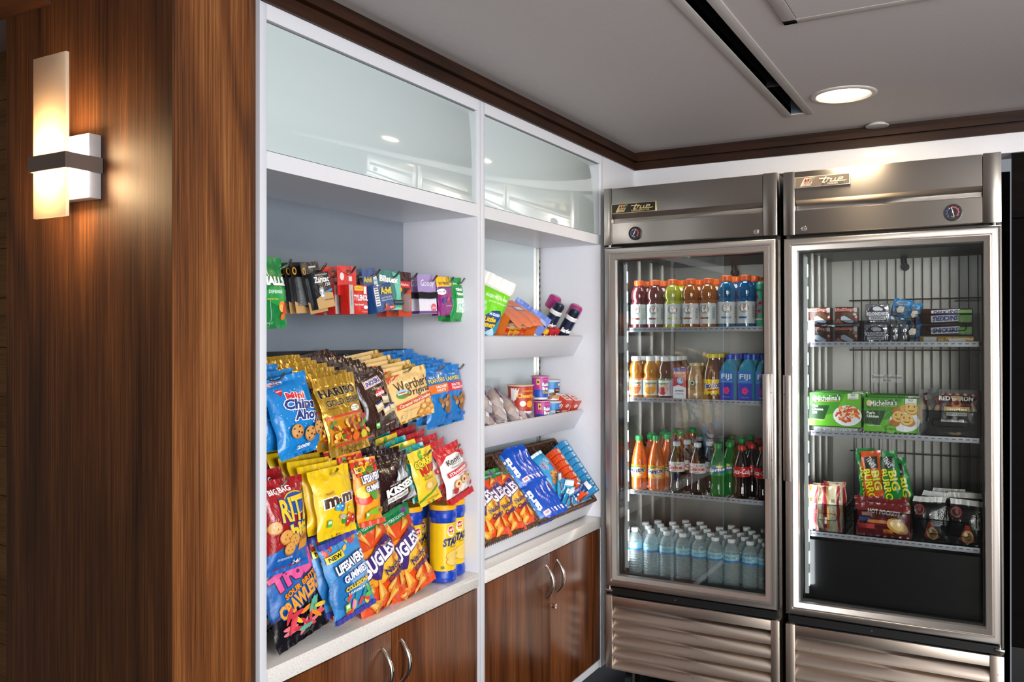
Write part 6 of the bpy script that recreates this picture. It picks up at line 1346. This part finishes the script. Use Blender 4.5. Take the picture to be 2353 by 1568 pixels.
for i, x in enumerate((1.074, 1.104)): put(ks, 'ice_cream_bar', x, Y2+.002, 1.4075, 'silver foil ice cream bar standing on edge, '+('next to the front bear bar' if i == 0 else 'next to the wrapped cones'), 'ice cream', None, 4, 0, 3)
bin_(1.050, .150, 1.4062, .080, .22, 'clear bin holding silver ice cream bars')
def a_cone(A):
    rr = random.Random(4)
    for i in range(90): A.E(rr.uniform(-.40, .36), rr.uniform(.1, .88), .09, .05, I(rr.choice(['#7a5634', '#9a744c', '#5a3a22', '#b8966a'])), rr.uniform(0, 180))
    A.P([(-.1, .35), (.2, .4), (.22, .65), (-.05, .66), (-.18, .5)], I('#cfc8c0'))
cn = bag('cone_wrapper', .062, .075, .045, foil('#2a86c4', .3), a_cone, seed=4, wr=.003, st=.01)
put(cn, 'wrapped_cone', 1.088, Y2+.025, 1.485, 'blue wrapped nutty ice cream cone behind the silver bars, nearer the bear bar', 'ice cream', None, 0, 0, 12); put(cn, 'wrapped_cone', 1.135, Y2+.04, 1.468, 'blue wrapped nutty ice cream cone next to the clear bin of brown boxes', 'ice cream', None, 10, 0, -6); put(cn, 'wrapped_cone', 1.13, Y2+.03, 1.408, 'blue wrapped ice cream cone low beside the silver bars', 'ice cream', None, 0, 0, 4)
def a_snb(A, flip=False): A.R(-.02, .52, .56, .62, I('#f4f0f0'), 3); A.T('SNICKERS', -.02, .52, .50, .46, I('#3a3a94'), bold=.05, shear=.15, rot=183 if flip else 3); A.R(.36, .5, .26, .62, I('#6aa83a'))
for z, d_, fl, l in ((1.4085, .0, False, 'gold and brown ice cream bar carton lying at the bottom of the clear bin'), (1.432, .004, False, 'brown ice cream bar carton, lettering upright, in the clear bin'), (1.472, .002, True, 'brown ice cream bar carton, lettering upside down, in the clear bin'), (1.500, .02, True, 'brown ice cream bar carton on top of the bin stack')):
    if z < 1.41: me = box_good('ice_cream_carton', .165, .022, .05, foil('#b8924e', .35, .3), lambda A: (A.R(-.3, .5, .24, .8, I('#e8e4de')), A.R(.2, .4, .3, .5, I('#f0eee8'))), .003)
    else: me = box_good('ice_cream_carton', .155, .036 if z < 1.49 else .024, .05, foil('#3a211a', .3), lambda A, q=fl: a_snb(A, q), .004)
    put(me, 'ice_cream_carton', 1.236, Y2+.002+d_, z, l, 'ice cream carton')
bin_(1.238, .195, 1.4062, .098, .22, 'clear bin holding brown ice cream bar cartons')
# frozen dinners
zf = 1.0912
def dinner(word, art2):
    m = MB(); w_, h_ = .178, .122; g = foil('#2f7d1c', .28); m.box(-w_/2, w_/2, -.001, .030, 0, h_, g, .004)
    A = Art(m, lambda x, z, l: (x, -.001-l, z), w_, h_, .0002, .0002)
    A.P([(-.49, .02), (.49, .02), (.49, .98), (.15, .98), (.1, .5), (-.49, .2)], I('#5fae22')); A.P([(-.49, .22), (.0, .40), (.2, .98), (-.49, .98)], I('#3c8c1c')); A.P([(-.49, .60), (-.1, .62), (-.2, .2), (-.49, .24)], I('#123f14'))
    A.P([(-.44, .74), (-.36, .80), (.10, .96), (.12, .88), (.02, .76), (-.42, .66)], I('#1a5a1c')); A.E(-.40, .82, .09, .18, I('#e8c890')); A.T("Michelina's", -.14, .84, .48, .17, I('#fbfbf4'), bold=.01, rot=4, shear=.1); A.R(-.14, .73, .5, .012, I('#e8c04a'), 4)
    A.T(word, -.33, .50, .22, .26 if word.count('\n') > 1 else .18, I('#ffffff'), bold=.03)
    A.E(.24, .34, .54, .60, I('#e8eef4')); art2(A); A.R(.35, .90, .2, .16, I('#f2f0ea')); A.T('NO', .35, .93, .08, .07, I('#1a4a1a'), bold=.02); A.T('artificial flavors', .35, .85, .16, .04, I('#4a6a4a')); A.T('10g PROTEIN', -.30, .18, .24, .05, I('#f4f4d8'))
    m.box(-w_/2+.01, w_/2-.01, .030, .034, .006, h_-.01, mat('tray_black', '#1a1a1a', .4))
    return m.mesh('frozen_dinner')
def ziti(A):
    rr = random.Random(2)
    for i in range(46): a = rr.uniform(0, 6.28); r_ = rr.uniform(0, 1)**.6; A.E(.25+.20*r_*math.cos(a), .38+.22*r_*math.sin(a), .12, .06, I(rr.choice(['#d8481e', '#e8642a', '#c83a18', '#f08a3a'])), rr.uniform(-60, 60))
    for i in range(16): A.E(.25+rr.uniform(-.12, .12), .42+rr.uniform(-.12, .16), .06, .04, I('#f6e2b0'), rr.uniform(0, 90))
def smile(A):
    for x, z, c_ in ((.12, .62, '#b8682a'), (.06, .28, '#b8682a'), (.33, .30, '#c07a34'), (.25, .70, '#d8a04a'), (.38, .62, '#e0b060')): A.E(x, z, .20, .22, I(c_))
    for x, z in ((.36, .70), (.14, .46), (.28, .38)):
        A.E(x, z, .25, .34, I('#b8802e')); A.E(x, z+.01, .235, .31, I('#ecc068'))
        for q in (-.05, .05): A.E(x+q, z+.06, .03, .07, I('#8a5a1c'))
        A.P([(x-.07, z-.03), (x-.03, z-.08), (x+.03, z-.08), (x+.07, z-.03), (x+.03, z-.055), (x-.03, z-.055)], I('#8a5a1c'))
    A.E(.0, .10, .2, .26, I('#3c8c1c')); A.E(.0, .10, .18, .22, I('#6ab82a')); A.T('AUTHENTICO', .0, .10, .19, .05, I('#123a12'), bold=.03)
dz_, ds_ = dinner('Five\nCheese\nZiti', ziti), dinner("Pop'n\nChicken", smile)
for i in range(4):
    put(dz_, 'frozen_dinner', .880+.010*i*(i < 3), Y2+.0+.042*i, zf+(.018 if i else .016), 'green frozen dinner box picturing red pasta'+('' if i == 0 else ', '+O_[i]+' in its row'), 'frozen meal', 'green frozen dinners with pasta', rd_.uniform(-1, 1), -6)
    put(ds_, 'frozen_dinner', 1.066+.006*i, Y2-.010+.042*i, zf+(.012 if i else .006), "green frozen dinner box picturing smiley potatoes"+('' if i == 0 else ', '+O_[i]+' in its row'), 'frozen meal', 'green frozen dinners with potatoes', rd_.uniform(-1, 1), -4)
def tray(): 
    m = MB(); m.box(-.075, .075, -.01, .05, 0, .016, film_clear('clear_tray', '#e0e2e4', .3), .004); A = Art(m, lambda x, z, l: (x, -.0105-l, z), .15, .016, .0002, .0002); A.T("MICHELINA'S", 0, .5, .7, .6, I('#c4c8cc')); return m.mesh('clear_tray')
tr_ = tray(); put(tr_, 'clear_tray', .885, Y2-.002, zf-.001, 'clear plastic tray under the pasta dinner box', 'tray')
# pizza in clear wrap
m = MB(); wf = film_clear('pizza_film', '#eceeef', .06, .06); fn = bag_surf(.172, .155, .03, 3, .02, .008, .006)
m.grid(lambda u, v: fn((u-.5)*.172, v*.155, 0), 24, 22, wf); m.grid(lambda u, v: fn((u-.5)*.172, v*.155, 0, -1), 24, 22, wf, flip=True)
A = Art(m, lambda x, z, l: fn(x, z, l), .172, .155); A.P([(-.30, .30), (.36, .30), (.30, .80), (-.24, .80)], I('#1d1518')); A.P([(-.30, .66), (-.36, .80), (-.22, .92), (.30, .92), (.42, .84), (.36, .68)], I('#7a2420')); A.P([(-.28, .70), (-.32, .79), (-.20, .89), (.28, .89), (.38, .82), (.33, .71)], I('#1a1214')); A.T('RED BARON', .02, .82, .60, .10, I('#f4efe8'), bold=.03, arc=.002)
A.E(.03, .70, .18, .16, I('#c85a2a')); A.E(.03, .72, .1, .1, I('#2a2a30')); A.R(.04, .58, .46, .12, I('#c8a048')); A.T('Singles', .04, .58, .38, .08, I('#f8f0e0'), bold=.04, out=I('#5a3a12'), ow=.04); A.R(.04, .48, .38, .07, I('#e8e4dc')); A.T('DEEP DISH', .04, .48, .32, .035, I('#2a2420')); A.R(-.04, .34, .42, .06, I('#f0ece4')); A.T('FOUR CHEESE PIZZA', -.04, .34, .38, .03, I('#2a2420'))
wr_ = m.mesh('wrapper'); m = MB(); m.lathe([(.0001, .004), (.060, .004), (.066, .0), (.066, -.010), (.0001, -.012)], 32, mat('pizza_crust', '#cfae84', .7, .3), Matrix.Translation((0, .0, .070)) @ Matrix.Rotation(PI/2, 4, 'X'), caps=False); cr_ = m.mesh('crust')
for i in range(2):
    t = empty('frozen_pizza', (1.262, Y2+.008+.05*i, zf+.003), 'round frozen pizza in clear wrap with a black label'+('' if i == 0 else ', behind the front one'), 'frozen pizza', None, (math.radians(-4), 0, 0)); newo(cr_, 'crust', None, parent=t); newo(wr_, 'wrapper', None, parent=t)
t = empty('frozen_pizza', (1.178, Y2+.05, zf+.003), 'round frozen pizza in clear wrap seen edge on beside the green boxes', 'frozen pizza', None, (0, 0, math.radians(72))); newo(cr_, 'crust', None, parent=t); newo(wr_, 'wrapper', None, parent=t)
bin_(1.250, .188, zf, .088, .24, 'clear bin holding the wrapped pizzas')
# burritos
zb_ = .7302
def a_mont(A): A.R(-.38, .5, .22, 1, I('#a82230')); A.R(.40, .5, .16, 1, I('#a82230')); A.R(-.22, .5, .10, .96, I('#d8a83a')); A.T('EL MONTEREY', -.37, .24, .07, .38, I('#f4ece0'), bold=.02); A.P([(-.1, .9), (.3, .95), (.3, .5), (.1, .35)], I('#e8d8b8')); A.R(.12, .64, .22, .1, I('#8a7a3a')); A.E(.12, .42, .26, .12, I('#d8a84a')); A.R(.08, .18, .34, .2, I('#d8cfa8'))
def a_mont2(A):
    A.R(-.38, .5, .22, 1, I('#a82230')); A.R(.40, .5, .16, 1, I('#a82230')); A.R(-.20, .5, .10, .96, I('#d8a83a')); A.P([(-.1, .9), (.3, .95), (.3, .5), (.0, .35)], I('#e8d8b8')); A.E(.12, .42, .26, .12, I('#d8a84a')); A.R(.10, .68, .22, .08, I('#8a7a3a')); A.T('EL MONTEREY', -.38, .25, .42, .07, I('#f4ece0'), bold=.02, rot=90)
    A.R(.10, .16, .34, .22, I('#d8cfa8'))
mon = [bag('burrito_pack', .060, .160, .028, foil('#e2d0b0', .28), a_mont2, seed=s_, wr=.003, st=.014) for s_ in (3, 6)]
for i, (x, y, yaw) in enumerate(((.800, .010, -35), (.830, .012, -25), (.872, .006, 12), (.812, .06, -30), (.850, .06, -20), (.885, .07, 5), (.84, .11, -20), (.88, .12, 0))):
    put(mon[i % 2], 'burrito_pack', x, Y2+y, zb_+.001, 'red and cream burrito pack in the hinge-opposite bin, '+(['nearest the door handle', 'second from the handle side', 'front right of its bin', 'middle row, handle side', 'middle row, centre', 'middle row, inner side', 'back row, handle side', 'back row, inner side'][i]), 'burrito', 'red and cream burrito packs', yaw, -3, rd_.uniform(-6, 6))
bin_(.845, .148, zb_, .098, .20, 'clear bin holding red and cream burritos')
def a_tina(A): A.T('BIG', .20, .44, 1.05, .15, I('#e8e01e'), bold=.03, rot=-84, out=I('#123a14'), ow=.03); A.T('BURRO', -.22, .36, 1.7, .14, I('#e8e01e'), bold=.03, rot=-84, out=I('#123a14'), ow=.03); A.R(.0, .78, .66, .22, I('#1c1c1e'), 2); A.T("TINA'S", .0, .79, .56, .11, I('#f0f0f0'), bold=.02, rot=-60)
tg = bag('burrito_wrapper', .066, .185, .028, foil('#16853c', .25), a_tina, seed=5, st=.014); to = bag('burrito_wrapper', .066, .185, .028, foil('#d8551e', .25), a_tina, seed=6, st=.014)
for me, x, y, z, yaw, r_, l in ((to, 1.010, .055, .838, 5, 6, 'orange burrito wrapper standing behind the hot sandwiches'), (tg, 1.068, .052, .842, -5, 8, 'green burrito wrapper standing beside the orange one'), (tg, .985, .085, .842, 20, 4, 'green burrito wrapper behind the orange one'), (tg, 1.105, .085, .815, -15, 12, 'green burrito wrapper with a torn white patch at the right of the trio')):
    o = put(me, 'burrito_wrapper', x, Y2+y, z, l, 'burrito', None, yaw, -2, -r_)
def a_hot(A): A.R(.02, .74, .68, .24, I('#5a1a1e'), -3); A.R(.02, .74, .65, .19, I('#6e2226'), -3); A.T('HOT POCKETS', .02, .74, .60, .13, I('#f6ece4'), bold=.03, rot=-3); A.R(-.35, .5, .22, .10, I('#2a6ab0')); A.R(-.3, .66, .2, .1, I('#c89a90')); A.E(.28, .36, .42, .42, I('#d8a058'), -25); A.E(.30, .38, .32, .30, I('#ecc888'), -25); A.R(-.1, .46, .36, .1, I('#c8743a')); A.R(.1, .18, .18, .12, I('#c87a2a')); A.R(-.3, .3, .3, .14, I('#b83a3a'))
hp_ = bag('sandwich_pack', .178, .115, .03, foil('#7d2428', .25), a_hot, seed=3, st=.012)
for i, (y, z) in enumerate(((.004, .0), (.036, .018), (.07, .012), (.105, .0))): put(hp_, 'sandwich_pack', 1.040-.004*i, Y2+y, zb_+.002+z, 'dark red hot sandwich pack'+('' if i == 0 else ', '+O_[i]+' in its bin'), 'frozen sandwich', 'dark red sandwich packs', 0, -5, rd_.uniform(-2, 2))
bin_(1.040, .190, zb_, .090, .20, 'clear bin holding dark red hot sandwich packs')
def a_wrap(A): A.R(0, .95, 1, .12, I('#d4d2d0')); A.E(-.30, .72, .34, .24, I('#8a3a34')); A.E(-.30, .72, .26, .17, I('#1c1a1c')); A.E(-.28, .74, .12, .12, I('#8a3a34')); A.P([(.0, .46), (.12, .46), (.30, .1), (.02, .05), (-.2, .12)], I('#8f2c22')); A.E(.08, .20, .36, .30, I('#c8a070')); A.E(.1, .2, .24, .2, I('#8a5a30')); A.E(.02, .25, .12, .1, I('#e8d0a0')); A.T('CHEDDAR\nWRAP', .32, .55, .50, .20, I('#d8d4d0'), bold=.02, rot=-90)
wp_ = [bag('wrap_pack', .100, .150, .030, foil('#1b191b', .22), a_wrap, seed=s_, st=.022, wr=.006) for s_ in (2, 7)]
for i, (x, y, z, r_) in enumerate(((1.190, .008, 0, -2), (1.290, .004, 0, 2), (1.205, .05, .012, 3), (1.295, .05, .016, -3), (1.24, .10, .018, 0), (1.31, .105, .010, 4))): put(wp_[i % 2], 'wrap_pack', x, Y2+y, zb_+.002+z, 'black cheddar wrap pack with a white top seam, '+['front, inner side', 'front, hinge side', 'second row, inner side', 'second row, hinge side', 'third row, inner side', 'third row, hinge side'][i], 'frozen wrap', 'black wrap packs', rd_.uniform(-6, 6), -4, r_)
bin_(1.243, .205, zb_, .080, .22, 'clear bin holding black wrap packs')
# price label on the freezer glass
m = MB(); m.box(-.048, .048, -.0004, 0, -.014, .014, film_clear('label_film', '#f0f2f2', .06)); A = Art(m, lambda x, z, l: (x, -.0005-l, z), .096, .028, .0001, .0001); A.T('Drumstick/Twix/Snickers', 0, .2, .96, .34, I('#1c1c1e'), bold=.012); A.T('$3.00', 0, -.22, .24, .30, I('#1c1c1e'), bold=.012)
o = put(m.mesh('price_label'), 'price_label', 1.060, 3.1442, 1.287, 'clear price label on the freezer glass reading $3.00', 'label')
